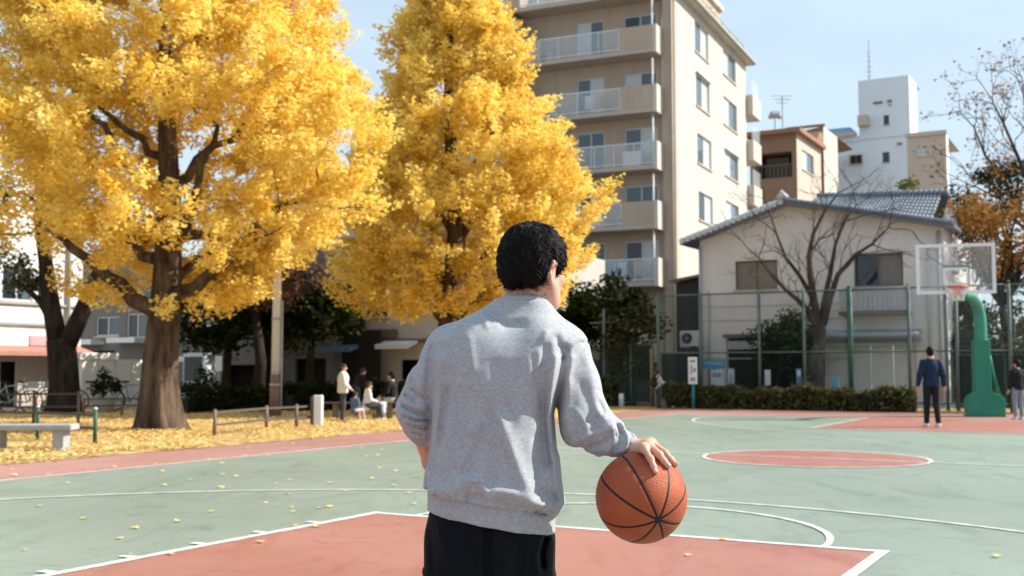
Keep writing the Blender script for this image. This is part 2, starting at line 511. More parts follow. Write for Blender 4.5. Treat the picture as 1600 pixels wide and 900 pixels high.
M_glassb = glass_mat('window_glass_blue', (.09, .125, .15), .04)
M_curtain = mat('curtain_behind_glass', (.50, .52, .54), .3, .15, 6, spec=.6, stretch=(8, 8, .3))
M_panel = glass_mat('balcony_panel_glass', (.60, .64, .66), .25, .22)
M_dark = mat('dark_interior', (.02, .018, .016), .9)  # near-black standing in for unlit interiors; also plain black parts
M_metal = mat('grey_metal', (.38, .39, .40), .45, .08)
M_tile = mat('blue_grey_roof_tile', (.14, .17, .21), .35, .15, 6, spec=.5)
M_tileedge = mat('pale_tile_end', (.50, .55, .60), .45, .1, 8)
M_house = mat('house_plaster', (.66, .635, .61), .85, .08, 1.3, stretch=(1, 1, .25), bump=.2, bscale=25)
M_pipe = mat('drain_pipe', (.42, .38, .33), .6)
M_awn_b = mat('blue_awning', (.10, .20, .32), .7, .1)
M_awn_w = mat('white_awning', (.66, .68, .70), .6, .05)
M_brownband = mat('brown_band', (.17, .105, .08), .8, .1)
M_pink = mat('pink_sign_panel', (.62, .32, .34), .6, .05)
M_bluesign = mat('blue_sign_panel', (.10, .30, .50), .5, .1)
M_posterw = mat('pale_poster', (.62, .70, .78), .5, .06, 3)

def wall_holes(mb, s0, s1, z0, z1, holes, n=0.0, rev=.14):
    """front face at y=n (facing -y) with rectangular holes (s0,s1,z0,z1) and reveals going back"""
    S = sorted(set([s0, s1] + [h[0] for h in holes] + [h[1] for h in holes])); Z = sorted(set([z0, z1] + [h[2] for h in holes] + [h[3] for h in holes]))
    for i in range(len(S) - 1):
        for j in range(len(Z) - 1):
            cs = (S[i] + S[i + 1]) / 2; cz = (Z[j] + Z[j + 1]) / 2
            if any(h[0] < cs < h[1] and h[2] < cz < h[3] for h in holes): continue
            mb.add([(S[i], n, Z[j]), (S[i + 1], n, Z[j]), (S[i + 1], n, Z[j + 1]), (S[i], n, Z[j + 1])], [(0, 1, 2, 3)])
    for a, b_, c, d in holes:
        mb.add([(a, n, c), (b_, n, c), (b_, n, d), (a, n, d), (a, n + rev, c), (b_, n + rev, c), (b_, n + rev, d), (a, n + rev, d)], [(0, 1, 5, 4), (1, 2, 6, 5), (2, 3, 7, 6), (3, 0, 4, 7)])
class Side:
    """maps facade coords (s, n outward negative = towards viewer, z) of a wall into building-local coords"""
    def __init__(s, kind, off=0.0): s.kind = kind; s.off = off
    def t(s, p):
        if s.kind == 'front': return (p[0], p[1] + s.off, p[2])          # along +x, outward -y
        if s.kind == 'right': return (s.off - p[1], p[0], p[2])          # along +y, outward +x
        if s.kind == 'left': return (s.off + p[1], -p[0], p[2])
def put(mb, side):
    mb.v = [side.t(p) for p in mb.v]; return mb
def window(parent, side, a, b_, c, d, panes=2, fm=None, gms=None, sill=True, depth=.10, fw=.05, name='window', hood=False):
    fm = fm or M_frame
    m = MB(); n = depth
    m.box(a, a + fw, n - .04, n + .03, c, d); m.box(b_ - fw, b_, n - .04, n + .03, c, d)
    m.box(a + fw, b_ - fw, n - .04, n + .03, c, c + fw); m.box(a + fw, b_ - fw, n - .04, n + .03, d - fw, d)
    w = (b_ - a - 2 * fw) / panes
    for k in range(1, panes):
        x = a + fw + w * k; m.box(x - fw * .5, x + fw * .5, n - .03, n + .03, c + fw, d - fw)
    f = put(m, side).build(name, fm, parent)
    for k in range(panes):
        g = MB(); x0 = a + fw + w * k + (fw * .5 if k else 0); x1 = a + fw + w * (k + 1) - (fw * .5 if k < panes - 1 else 0)
        g.box(x0, x1, n - .002 + .012 * (k % 2), n + .02, c + fw, d - fw)
        gm = gms[k % len(gms)] if gms else M_glass
        put(g, side).build('pane', gm, f)
    if sill:
        q = MB(); q.box(a - .06, b_ + .06, -.07, n - .045, c - .09, c - .004)
        put(q, side).build('sill', M_soffit, f)
    if hood:
        q = MB(); q.box(a - .08, b_ + .08, -.14, -.002, d + .03, d + .09); put(q, side).build('hood', M_frame, f)
    return f

# ---------------------------------------------------------------- apartment block
def apartment():
    A = R(25)
    v = Vector((cos(A), -sin(A), 0)); u = Vector((sin(A), cos(A), 0))
    L0 = dp(1060, 400, 55); L0.z = 0
    t = thing('apartment_building', 'tan five storey block of flats with railed balconies and a cream side wall', 'building', L0, -A)
    fl = Line(L0, v); rl = Line(L0, u)
    bl = [fl.z_at(1052, y) for y in (448, 360, 268, 180, 88, -3)]     # balcony undersides, low to high
    top = fl.z_at(1060, -14)
    xl = fl.s_at(694); depth = 15.0; zz = fl.z_at
    # front wall with the window openings behind each balcony
    holes = []
    wins = []
    wx = [(fl.s_at(978) , fl.s_at(1030)), (fl.s_at(903), fl.s_at(946)), (-11.4, -9.6)]
    for lev in range(5):
        zb = bl[lev] + .30
        zt = zb + 2.05
        for (a, b_) in wx:
            holes.append((a, b_, zb + .05, zt)); wins.append((a, b_, zb + .05, zt, lev))
    m = MB()
    wall_holes(m, xl, 0, 0, top, holes)
    # back, left and roof slab
    m.add([(xl, 0, 0), (xl, depth, 0), (xl, depth, top), (xl, 0, top)], [(0, 1, 2, 3)])
    m.add([(xl, depth, 0), (0, depth, 0), (0, depth, top), (xl, depth, top)], [(0, 1, 2, 3)])
    m.build('front_wall', M_tanwall, t, fix=False)
    for (a, b_, c, d, lev) in wins:
        gm = [[M_glass, M_glassb], [M_glassb, M_glassb], [M_curtain, M_glassb], [M_glass, M_curtain], [M_glassb, M_curtain]][(lev * 3 + int(a)) % 5]
        window(t, Side('front'), a, b_, c, d, 2, gms=gm, sill=False, fw=.06)
    # side wall, lit
    R_ = Side('right', 0.0)
    rw = []
    for x0, x1, y0, y1 in ((1091, 1112, 44, 95), (1135, 1155, 87, 130), (1092, 1113, 125, 177), (1135, 1156, 160, 206), (1093, 1115, 215, 264), (1136, 1157, 242, 283), (1094, 1116, 303, 350), (1137, 1157, 318, 352)):
        a = rl.s_at(x0); b_ = rl.s_at(x1); zc = rl.z_at((x0 + x1) / 2, (y0 + y1) / 2); hh = (rl.z_at(x0, y0) - rl.z_at(x0, y1)) * .47
        rw.append((a, b_, zc - hh, zc + hh))
    m = MB(); wall_holes(m, 0, depth, 0, top, rw); put(m, R_).build('side_wall', M_cream, t, fix=False)
    for i, (a, b_, c, d) in enumerate(rw):
        window(t, R_, a, b_, c, d, 2, gms=[M_curtain, M_glassb] if i % 2 else [M_glassb, M_curtain], hood=(i % 3 == 2))
    # dark sheets added in place of unlit rooms behind the openings
    m = MB(); m.box(xl + .05, -.05, .4, .5, .1, top - .1); m.build('dark_backing', M_dark, t)
    m = MB(); m.box(-.5, -.4, .5, depth - .1, .1, top - .1); m.build('dark_backing', M_dark, t)
    # roof
    m = MB(); m.box(xl - .3, .45, -.35, depth + .4, top, top + .22); m.box(xl - .3, .38, -.28, depth + .33, top + .22, top + .42)
    m.build('roof', M_cream, t)
    m = MB(); m.tube([(.52, -.3, top + .1), (.52, depth + .4, top + .1)], .08, 8); m.build('gutter', M_pipe, t)
    m = MB(); m.box(xl, -1.2, 2.0, depth - 1.5, top + .42, top + 3.1); m.build('penthouse', M_tanwall, t)
    m = MB(); m.box(xl - .2, -1.0, 1.7, depth - 1.3, top + 3.1, top + 3.4); m.build('penthouse_roof', M_cream, t)
    for (a, b_) in ((-3.2, -1.6), (-8.8, -7.2)):
        window(t, Side('front', 1.9), a, b_, top + .6, top + 2.5, 2, gms=[M_curtain, M_glass], sill=False)
    # corner pier + pipe
    m = MB(); m.box(-.62, -.004, -.30, -.002, 0, top - .004); m.build('corner_pier', M_tanwall, t)
    m = MB(); m.tube([(-.12, -.40, .2), (-.12, -.40, top)], .06, 8); m.tube([(-.70, -.16, .2), (-.70, -.16, top)], .05, 8); m.build('drain_pipe', M_pipe, t, True)
    # balconies
    proj = 1.35
    units = [(-8.15, -.66), (xl + .1, -8.55)]
    for lev in range(6):
        zb = bl[lev] - .02
        for ui, (a, b_) in enumerate(units):
            bal = MB(); bal.box(a, b_, -proj, -.006, zb, zb + .22); bal.build
            o = bal.build('balcony', M_soffit, t)
            z0 = zb + .225; ht = 1.15
            # end cheeks
            e = MB(); e.box(b_ - .12, b_ + .06, -proj - .03, -.32, zb - .02, z0 + ht); e.build('end_wall', M_cream if ui == 0 else M_tanwall, o)
            e = MB(); e.box(a - .06, a + .12, -proj - .03, -.008, zb - .02, z0 + ht); e.build('end_wall', M_tanwall, o)
            wmax = {0: 0.0, 1: 1.7, 2: 0.0, 3: 1.72, 4: 1.75, 5: 0.0}[lev]
            wmin = {0: 0, 1: 0, 2: .0, 3: .9, 4: 1.1, 5: 0}[lev]
            if wmax: s = MB(); s.box(b_ - .12 - wmax, b_ - .125, -proj, -proj + .12, z0 + .002, z0 + ht - .01); s.build('parapet', M_tanwall, o)
            if wmin: s = MB(); s.box(a + .125, a + .12 + wmin, -proj, -proj + .12, z0 + .002, z0 + ht - .01); s.build('parapet', M_tanwall, o)
            ra, rb = a + .13 + wmin, b_ - .13 - wmax
            rr = MB(); rr.box(ra, rb, -proj + .02, -proj + .07, z0 + ht - .08, z0 + ht - .02); rr.box(ra, rb, -proj + .02, -proj + .07, z0 + .06, z0 + .11)
            rail = rr.build('railing', M_frame, o)
            nb = max(3, int((rb - ra) / .95)); st = (rb - ra) / nb
            for k in range(nb + 1):
                x = ra + st * k; x = min(max(x, ra + .025), rb - .025)
                pb = MB(); pb.box(x - .022, x + .022, -proj + .015, -proj + .075, z0, z0 + ht - .082); pb.build('railing_post', M_frame, o)
            for k in range(nb):
                x = ra + st * k
                pb = MB(); pb.box(x + .05, x + st - .05, -proj + .04, -proj + .05, z0 + .115, z0 + ht - .085); pb.build('railing_panel', M_panel, o)
            if lev == 2 and ui == 0:
                q = MB(); q.bbox(b_ - 1.9, b_ - .9, -.95, -.45, z0, z0 + .8, .04); q.build('storage_box', M_white, o)
        dv = MB(); dv.box(-8.5, -8.22, -proj - .02, -.008, zb + .24, zb + 2.72); dv.build('divider', M_tanwall, t)
        if lev < 5:
            po = MB(); po.tube([(-.9, -proj + .25, zb + .23), (-.9, -proj + .25, zb + 2.75)], .05, 8); po.build('downpipe', M_frame, t, True)
    # a few things seen on balconies: laundry
    for lev, x, c in ((3, -4.6, (.62, .62, .64)), (3, -4.0, (.5, .3, .16)), (3, -2.8, (.45, .22, .16)), (0, -3.4, (.20, .38, .62)), (0, -2.9, (.55, .62, .70)), (0, -2.0, (.5, .30, .22)), (0, -4.4, (.25, .2, .2))):
        q = MB(); z = bl[lev] + .55
        q.add([(x, -.75, z), (x + .42, -.75, z), (x + .44, -.72, z + .7), (x - .02, -.72, z + .7), (x + .2, -.80, z + .3)], [(0, 1, 4), (1, 2, 4), (2, 3, 4), (3, 0, 4)])
        o = q.build('hanging_cloth', mat('cloth_%d' % int(abs(x * 10)), c, .9), None)
        o.location = L0; o.rotation_euler = (0, 0, -A)
        tag(o, {(3, -4.6): 'pale towel hanging on the third balcony from the top', (3, -4.0): 'ochre cloth hanging beside the pale towel on a balcony', (3, -2.8): 'rust coloured cloth hanging at the right of a balcony', (0, -3.4): 'blue cloth hanging on the lowest balcony', (0, -2.9): 'pale blue cloth hanging on the lowest balcony', (0, -2.0): 'tan cloth hanging at the right of the lowest balcony', (0, -4.4): 'dark cloth hanging at the left of the lowest balcony'}[(lev, x)], 'laundry', 'laundry on the balconies')
    for lev, x, lab in ((4, -6.9, 'white air conditioner on the top railed balcony of the flats'), (3, -7.3, 'white air conditioner at the left of the balcony with laundry'), (1, -2.6, 'white air conditioner on the balcony with a half solid parapet')):
        p = L0 + v * x + u * (-.42) + Vector((0, 0, bl[lev] + .21))
        ac = thing('air_conditioner', lab, 'air conditioner', p, -A)
        q = MB(); q.bbox(-.38, .38, -.15, .15, .06, .62, .03); q.build('casing', M_white2, ac)
        q = MB(); q.tube([(-.08, -.152, .34), (-.08, -.165, .34)], [.2, .19], 18); q.build('fan_grille', M_dark, ac)
        q = MB(); q.box(-.34, .34, -.1, .1, 0, .058); q.build('foot', M_metal, ac)
    # small balconies at the back corner
    for y0, y1 in ((122, 182), (192, 252), (262, 322)):
        zt = dp(1175, y0 + 4, 69).z; zb = dp(1175, y1, 69).z
        m = MB(); m.box(-1.2, .42, depth + .004, depth + 2.2, zb, zb + (zt - zb) * .55); o = m.build('back_balcony', M_cream, t)
        m = MB(); m.box(.30, .36, depth + .06, depth + 2.1, zb + (zt - zb) * .56, zt); m.build('glass_screen', M_panel, o)
    m = MB(); m.tube([(-.6, 9, top + .4), (-.6, 9, top + 2.0)], .03, 6); m.tube([(-1.2, 9, top + 1.9), (0, 9, top + 1.9)], .02, 5); m.tube([(-1.0, 9, top + 1.6), (-.2, 9, top + 1.6)], .02, 5)
    o = m.build('roof_aerial', M_metal, None); o.location = L0; o.rotation_euler = (0, 0, -A)
    tag(o, 'thin aerial on the roof edge of the tan flats', 'antenna')
    m = MB()
    for k in range(9):
        y = .4 + k * 1.7
        m.tube([(.1, y, top + .42), (.1, y, top + .95)], .03, 5)
    m.tube([(.1, .4, top + .93), (.1, 14, top + .93)], .03, 5)
    m.build('roof_rail', M_metal, t)
M_white2 = mat('off_white_panel', (.55, .54, .53), .6, .05, 2)
apartment()

# ---------------------------------------------------------------- old house with the tiled gable
def old_house():
    L0 = dp(1095, 500, 40.5); L0.z = 0
    t = thing('old_house', 'two storey grey plaster house with a blue tiled gable roof behind the net', 'house', L0, -ANG)
    f = Line(L0, V)
    x1 = f.s_at(1478); za = f.z_at
    eL = za(1095, 377); apx = f.s_at(1235); apz = za(1235, 322); eR = za(1470, 356)
    # front wall with openings
    w1 = (f.s_at(1150), f.s_at(1216), za(1180, 452), za(1180, 407)); w2 = (f.s_at(1336), f.s_at(1413), za(1375, 447), za(1375, 396))
    door = (f.s_at(1134), f.s_at(1232), 0.0, za(1180, 527)); sh = (f.s_at(1290), f.s_at(1430), .0, za(1360, 531))
    m = MB()
    zc = min(eL, eR)
    wall_holes(m, 0, x1, 0, zc, [w1, w2, door, sh])
    m.add([(0, 0, zc), (x1, 0, zc), (x1, 0, eR), (apx, 0, apz), (0, 0, eL)], [(0, 1, 2, 3, 4)])
    D = 9.5
    m.add([(0, 0, 0), (0, D, 0), (0, D, eL), (0, 0, eL)], [(0, 1, 2, 3)]); m.add([(x1, 0, 0), (x1, D, 0), (x1, D, eR), (x1, 0, eR)], [(3, 2, 1, 0)])
    m.build('wall', M_house, t, fix=False)
    # siding joints, thin battens
    for z in (za(1180, 478), za(1180, 500), za(1180, 560)):
        q = MB(); q.box(.02, w2[0] - .1, -.012, -.002, z - .02, z + .02); q.build('siding_joint', M_beigew, t)
    window(t, Side('front'), *w1, 2, M_dframe, [M_curtain2, M_curtain2]); window(t, Side('front'), *w2, 2, M_dframe, [M_glass, M_curtain2], hood=True)
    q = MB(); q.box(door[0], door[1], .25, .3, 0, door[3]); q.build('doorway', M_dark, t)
    q = MB(); q.box(door[0] - .1, door[1] + .1, -.05, -.002, door[3] + .002, door[3] + .12); q.build('lintel', M_dframe, t)
    q = MB(); q.box(door[0] + .02, door[1] - .02, .05, .1, door[3] - .42, door[3] - .12); q.build('shutter_box', M_metal, t)
    ns = 4; wd = (sh[1] - sh[0]) / ns
    for k in range(ns):
        q = MB(); a = sh[0] + wd * k + .02; c = sh[0] + wd * (k + 1) - .02
        q.box(a, c, .05 + .03 * (k % 2), .1 + .03 * (k % 2), .05, sh[3] - .04); q.build('shutter_panel', M_white2, t)
    # canopy above the shutters, two small eaves
    for (ya, yb, pr) in ((516, 526, .9), (530, 540, .45)):
        q = MB(); z0 = za(1360, yb); z1_ = za(1360, ya)
        q.hexa([(sh[0] - .3, -pr, z0), (sh[1] + .2, -pr, z0), (sh[1] + .2, -.004, z1_ - .06), (sh[0] - .3, -.004, z1_ - .06), (sh[0] - .3, -pr, z0 + .07), (sh[1] + .2, -pr, z0 + .07), (sh[1] + .2, -.004, z1_ + .02), (sh[0] - .3, -.004, z1_ + .02)])
        q.build('canopy', M_canopy, t)
    # balcony rail under the right window
    b0, b1 = f.s_at(1318), f.s_at(1425); zb = za(1370, 487); zt = za(1370, 455)
    q = MB(); q.box(b0, b1, -.7, -.004, zb - .14, zb); o = q.build('balcony', M_dframe, t)
    n = 14
    for k in range(n):
        a = b0 + (b1 - b0) * k / n
        q = MB(); q.box(a + .02, a + (b1 - b0) / n - .02, -.68, -.65, zb + .03, zt); q.build('balcony_board', M_board, o)
    q = MB(); q.box(b0, b1, -.71, -.63, zt + .002, zt + .08); q.build('hand_rail', M_metal, o)
    # roof : left slope with verge tiles
    ov = .55
    def slope(xa, za_, xb, zb_, name, y0, y1):
        q = MB(); th = .12
        q.hexa([(xa, y0, za_), (xb, y0, zb_), (xb, y1, zb_), (xa, y1, za_), (xa, y0, za_ + th), (xb, y0, zb_ + th), (xb, y1, zb_ + th), (xa, y1, za_ + th)])
        return q.build(name, M_tile, t)
    gl = (apz - eL) / apx
    rl_ = slope(-ov, eL - ov * gl + .02, apx, apz + .02, 'roof_slope', -.55, D)
    gr = (eR - apz) / (x1 - apx)
    rr_ = slope(apx + .002, apz + .02, x1 + .4, eR + .4 * gr + .02, 'roof_slope', -.55, 2.2)
    # main ridge roof to the right, front plane
    rz = za(1240, 306) + .15
    ridge_y = 4.6
    zr2 = f.z_at(1475, 303) * 1.0
    rp = Line(L0 + U * ridge_y, V)
    xR = rp.s_at(1477); zR = rp.z_at(1477, 304); xA = rp.s_at(1222); zA = rp.z_at(1222, 311)
    q = MB()
    y_e = 1.6
    nrow, ncol = 9, 34
    base0 = lambda s: apz + gr * (max(s, apx) - apx) + .10
    # pan-tile sheet: individually stepped courses with rolls
    for i in range(nrow):
        for j in range(ncol):
            xa = apx + (xR - apx) * j / ncol; xb = apx + (xR - apx) * (j + 1) / ncol
            fa, fb = i / nrow, (i + 1) / nrow
            def PT(x, ff, up):
                zt_ = zA + (zR - zA) * (x - xA) / (xR - xA); zb_ = apz + gr * (x - apx) + .12
                return (x, y_e + (ridge_y - y_e) * ff, zb_ + (zt_ - zb_) * ff + up)
            xm = xa + (xb - xa) * .4
            q.add([PT(xa, fa, .05), PT(xm, fa, .11), PT(xb, fa, .03), PT(xb, fb, .0), PT(xm, fb, .06), PT(xa, fb, .02), PT(xa, fa, 0), PT(xb, fa, 0)], [(0, 1, 4, 5), (1, 2, 3, 4), (6, 7, 2, 1, 0)])
    o = q.build('roof_tiles', M_tile, t, kind='stuff')
    q = MB()
    q.add([(apx, ridge_y, zA - .1), (xR + .3, ridge_y, zR - .1), (xR + .3, ridge_y + 4.8, eR), (apx, ridge_y + 4.8, eR + .5)], [(0, 1, 2, 3)])
    q.add([(xR + .25, y_e, eR), (xR + .25, ridge_y, zR - .12), (xR + .25, ridge_y + 4.8, eR)], [(0, 1, 2)])
    q.build('back_slope', M_tile, t, fix=False)
    # ridge tiles
    pr = None
    nR = 26
    for k in range(nR):
        x = apx - .1 + (xR + .35 - apx) * k / nR; z = zA + (zR - zA) * (x - xA) / (xR - xA)
        if pr is None:
            q = MB(); q.tube([(0, 0, 0), ((xR - apx) / nR * .96, 0, (zR - zA) / (xR - xA) * (xR - apx) / nR)], [.15, .17], 8); pr = q.build('ridge_tile', M_tile, t, True); o = pr
        else: o = clone(pr, t)
        o.location = (x, ridge_y, z + .05)
    pr = None
    nT = 18
    for k in range(nT):                         # pale tile ends down the left verge
        fr = k / nT
        if pr is None:
            Lx = (apx + ov) / nT; Lz = Lx * gl
            q = MB(); q.tube([(0, 0, 0), (Lx * .86, 0, Lz * .86)], [.09, .10], 8); q.box(0, Lx * .8, -.10, .0, -.10 + 0, -.02 + Lz * .3); pr = q.build('verge_tile', M_tileedge, t, False); o = pr
        else: o = clone(pr, t)
        o.location = (-ov + (apx + ov) * fr, -.56, eL - ov * gl + (apz - eL + ov * gl) * fr + .16)
    pr = None; nT = 24
    for k in range(nT):
        fr = k / nT
        if pr is None:
            Lx = (x1 + .4 - apx) / nT; Lz = Lx * gr
            q = MB(); q.tube([(0, 0, 0), (Lx * .88, 0, Lz * .88)], [.075, .085], 8); pr = q.build('verge_tile', M_tile, t, False); o = pr
        else: o = clone(pr, t)
        o.location = (apx + (x1 + .4 - apx) * fr, -.56, apz + (eR + .4 * gr - apz) * fr + .16)
    q = MB(); q.tube([(apx - .12, -.62, apz + .18), (apx - .05, -.62, apz + .38), (apx + .1, -.58, apz + .2)], [.16, .13, .1], 8); q.build('ridge_ornament', M_tileedge, t, True)
    # left corner pipes and eave
    q = MB(); q.tube([(.03, -.09, .1), (.03, -.09, eL - .2)], .05, 8); q.tube([(.32, -.07, .1), (.32, -.07, za(1105, 455))], .04, 8); q.build('drain_pipe', M_metal, t, True)
    q = MB(); q.tube([(x1 - .15, -.09, .1), (x1 - .15, -.09, eR - .1)], .06, 8); q.tube([(x1 - .5, -.09, .1), (x1 - .5, -.09, eR - .6)], .045, 8); q.build('drain_pipe', M_metal, t, True)
    # air conditioner outdoor unit in the gap
    ac = dp(1079, 528, 40.2)
    u_ = thing('air_conditioner', 'cream outdoor air conditioner unit on the wall beside the dark gap', 'air conditioner', (ac.x, ac.y, ac.z - .3), -ANG)
    q = MB(); q.bbox(-.36, .36, -.16, .16, 0, .55, .03); q.build('casing', M_white2, u_)
    q = MB(); q.tube([(-.08, -.162, .28), (-.08, -.175, .28)], [.2, .19], 20); fr = q.build('fan_grille', M_dark, u_)
    q = MB()
    for k in range(4): 
        a = k * pi / 4; q.bar((-.08 - .19 * cos(a), -.18, .28 - .19 * sin(a)), (-.08 + .19 * cos(a), -.18, .28 + .19 * sin(a)), .012)
    q.build('grille_bar', M_metal, fr)
    q = MB(); q.box(-.34, -.28, -.1, .6, -.06, -.004); q.box(.28, .34, -.1, .6, -.06, -.004); q.build('bracket', M_metal, u_)
M_curtain2 = mat('grey_curtain_glass', (.17, .16, .15), .35, .15, 5, spec=.5, stretch=(6, 6, .4))
M_white2 = mat('off_white_panel', (.55, .54, .53), .6, .05, 2)
M_canopy = mat('slate_canopy', (.32, .35, .40), .5, .1, 3)
M_board = mat('grey_balcony_board', (.38, .40, .43), .7, .12, 4)
old_house()

def shade_block():  # made-up block standing in for the shade low on the flats' side wall
    L0 = dp(1057, 500, 47); L0.z = 0
    t = thing('shade_block', 'narrow dark block added for the shade in the gap between the flats and the old house', 'building', L0, -ANG)
    f = Line(L0, V); s1 = f.s_at(1094); top = f.z_at(1070, 442); t2 = f.z_at(1090, 425)
    m = MB(); m.prism([(0, 0), (s1 + 1.5, 0), (s1 + 1.5, t2), (0, top)], 'y', 0, 9); m.build('wall', M_shadeblock, t)
    m = MB(); m.hexa([(-.2, -.25, top + .004), (s1 + 1.5, -.25, t2 + .004), (s1 + 1.5, 9, t2 + .004), (-.2, 9, top + .004), (-.2, -.25, top + .12), (s1 + 1.5, -.25, t2 + .12), (s1 + 1.5, 9, t2 + .12), (-.2, 9, top + .12)]); m.build('roof', M_dframe, t)
    m = MB(); m.box(.15, s1 * .75, -.04, -.004, .02, 2.0); m.build('door', M_dframe, t)
M_shadeblock = mat('shade_block_dark', (.045, .04, .036), .85, .2, 2)  # near-black colour puts the shade of the gap into the block
shade_block()

# ---------------------------------------------------------------- far blocks on the right
def far_blocks():
    # brown house with balcony
    L0 = dp(1246, 300, 78); L0.z = 0
    t = thing('brown_house', 'brown flat roofed house with a deep balcony beside the tan flats', 'house', L0, -ANG)
    f = Line(L0, V); r_ = Line(L0, U)
    top = f.z_at(1240, 208); xl = f.s_at(1176)
    hz = [(xl + .4, -.35, f.z_at(1215, 278), f.z_at(1215, 238))]
    m = MB(); wall_holes(m, xl, 0, 0, top, hz, rev=1.3); m.add([(xl, 0, 0), (xl, 9, 0), (xl, 9, top), (xl, 0, top)], [(0, 1, 2, 3)]); m.build('front_wall', M_brown, t, fix=False)
    h = hz[0]
    m = MB(); m.box(h[0], h[1], 1.3, 1.4, h[2], h[3]); m.build('recess', M_dark, t)
    window(t, Side('front', 1.0), h[0] + .5, h[1] - .5, h[2] + .05, h[3] - .2, 2, M_dframe, [M_glass], sill=False)
    m = MB(); m.box(h[0], h[1], .02, .06, h[2] + .9, h[2] + .96); rl_ = m.build('railing', M_dframe, t)
    for k in range(9):
        x = h[0] + (h[1] - h[0]) * (k + .5) / 9; m = MB(); m.box(x - .025, x + .025, .025, .055, h[2], h[2] + .898); m.build('railing_bar', M_dframe, rl_)
    y1 = 7.0
    sw = (r_.s_at(1258) , r_.s_at(1276), r_.z_at(1267, 272), r_.z_at(1267, 242))
    m = MB(); wall_holes(m, 0, y1, 0, top, [sw]); put(m, Side('right')).build('side_wall', M_beigew, t, fix=False)
    window(t, Side('right'), *sw, 2, M_frame, [M_curtain, M_glassb])
    m = MB(); m.box(xl - .3, .4, -.5, y1 + .2, top, top + .3); m.build('roof', M_reddish, t)
    m = MB(); m.hexa([(xl, 5, top + .3), (.2, 5, top + .3), (.2, y1, top + .3), (xl, y1, top + .3), (xl, 6, top + 1.2), (.2, 6, top + 1.2), (.2, y1, top + 1.2), (xl, y1, top + 1.2)]); m.build('roof_ridge', M_reddish, t)
    # taller block with a sunlit wall just behind it
    L1 = dp(1288, 300, 88); L1.z = 0
    t = thing('brown_block', 'plain brown block with a narrow sunlit cream side wall', 'building', L1, -ANG)
    f = Line(L1, V); tp = f.z_at(1288, 197); xl = f.s_at(1233)
    m = MB(); m.add([(xl, 0, 0), (0, 0, 0), (0, 0, tp), (xl, 0, tp - .4)], [(0, 1, 2, 3)]); m.add([(xl, 0, tp - .4), (0, 0, tp), (0, 11, tp), (xl, 11, tp - .4)], [(0, 1, 2, 3)]); m.build('front_wall', M_reddish, t, fix=False)
    y1 = Line(L1, U).s_at(1314)
    m = MB(); m.box(-.02, .02, .004, y1, 0, tp - .004); m.build('side_wall', M_cream, t)
    m = MB(); m.box(xl, .15, -.12, .12, tp, tp + .18); m.build('coping', M_brown, t)
    # white tower
    L2 = dp(1424, 300, 96); L2.z = 0
    t = thing('white_tower_block', 'white block, shade painted bluish on its front, with a tall stair tower, aerial and small windows', 'building', L2, -ANG)
    f = Line(L2, V); za = f.z_at
    tp = za(1420, 117); mid = za(1420, 209); xt = f.s_at(1349); xl = f.s_at(1296)
    hs = [(f.s_at(1388), f.s_at(1397), za(1392, 194), za(1392, 179)), (f.s_at(1385), f.s_at(1396), za(1390, 253), za(1390, 237)), (f.s_at(1334), f.s_at(1353), za(1343, 256), za(1343, 242))]
    m = MB(); lo = za(1320, 214)
    wall_holes(m, xt, 0, 0, tp, hs[:2]); wall_holes(m, xl, xt, 0, lo, [(hs[2][0], xt - .01, hs[2][2], hs[2][3])]) if False else None
    wall_holes(m, xl, xt, 0, lo, [])
    m.add([(xl, 0, lo), (xt, 0, lo), (xt, 9, lo), (xl, 9, lo)], [(0, 1, 2, 3)]); m.add([(xt, 0, lo), (xt, 6, lo), (xt, 6, tp), (xt, 0, tp)], [(0, 1, 2, 3)])
    m.add([(xt, 0, tp), (0, 0, tp), (0, 6, tp), (xt, 6, tp)], [(0, 1, 2, 3)])
    m.build('front_wall', M_shadewhite, t, fix=False)
    for h in hs[:2]: window(t, Side('front'), *h, 1, M_dframe, [M_glass], fw=.09)
    window(t, Side('front', -.14), *hs[2], 2, M_dframe, [M_glass], fw=.09, depth=.05)
    m = MB(); y1 = Line(L2, U).s_at(1441); m.box(-.03, .03, .004, y1, 0, tp - .004); m.build('side_wall', M_white, t)  # sunlit side coloured whiter than the shade-tinted front
    m = MB(); m.box(xl - .1, xt - .004, -.14, -.004, lo - .5, lo - .3); m.box(xt + .0, -.004, -.12, -.004, mid - .12, mid); m.build('string_course', M_shadewhite, t)
    m = MB(); m.box(xl - .4, xt - 1.2, 2, 5, lo, za(1320, 192)); m.build('roof_housing', M_bluehouse, t)
    m = MB(); m.box(f.s_at(1350), f.s_at(1366), -.9, -.004, za(1358, 198), za(1358, 182)); m.build('wall_unit', M_beigew, t)
    m = MB(); m.box(f.s_at(1310), f.s_at(1344), -.5, -.16, za(1327, 214), za(1327, 207)); m.build('ledge', M_beigew, t)
    for a, b_, c in ((1373, 1387, 160), (1395, 1402, 157), (1398, 1400, 163), (1409, 1416, 224)):
        m = MB(); m.box(f.s_at(a), f.s_at(b_), -.12, -.004, za(a, c + 2), za(a, c - 1)); m.build('wall_fitting', M_dframe, t)
    ax = f.s_at(1360)
    m = MB(); m.tube([(ax, 2, tp - .02), (ax, 2, za(1358, 50))], [.09, .03], 6)
    for k in range(6): m.tube([(ax - .3 + .03 * k, 2, tp + .8 + k * .45), (ax + .3 - .03 * k, 2, tp + .8 + k * .45)], .03, 5)
    o = m.build('radio_mast', M_metal, None); o.location = L2; o.rotation_euler = (0, 0, -ANG)
    tag(o, 'tall thin radio mast on top of the white stair tower', 'antenna')
    # beige block to the right of the tower
    L3 = dp(1480, 300, 84); L3.z = 0
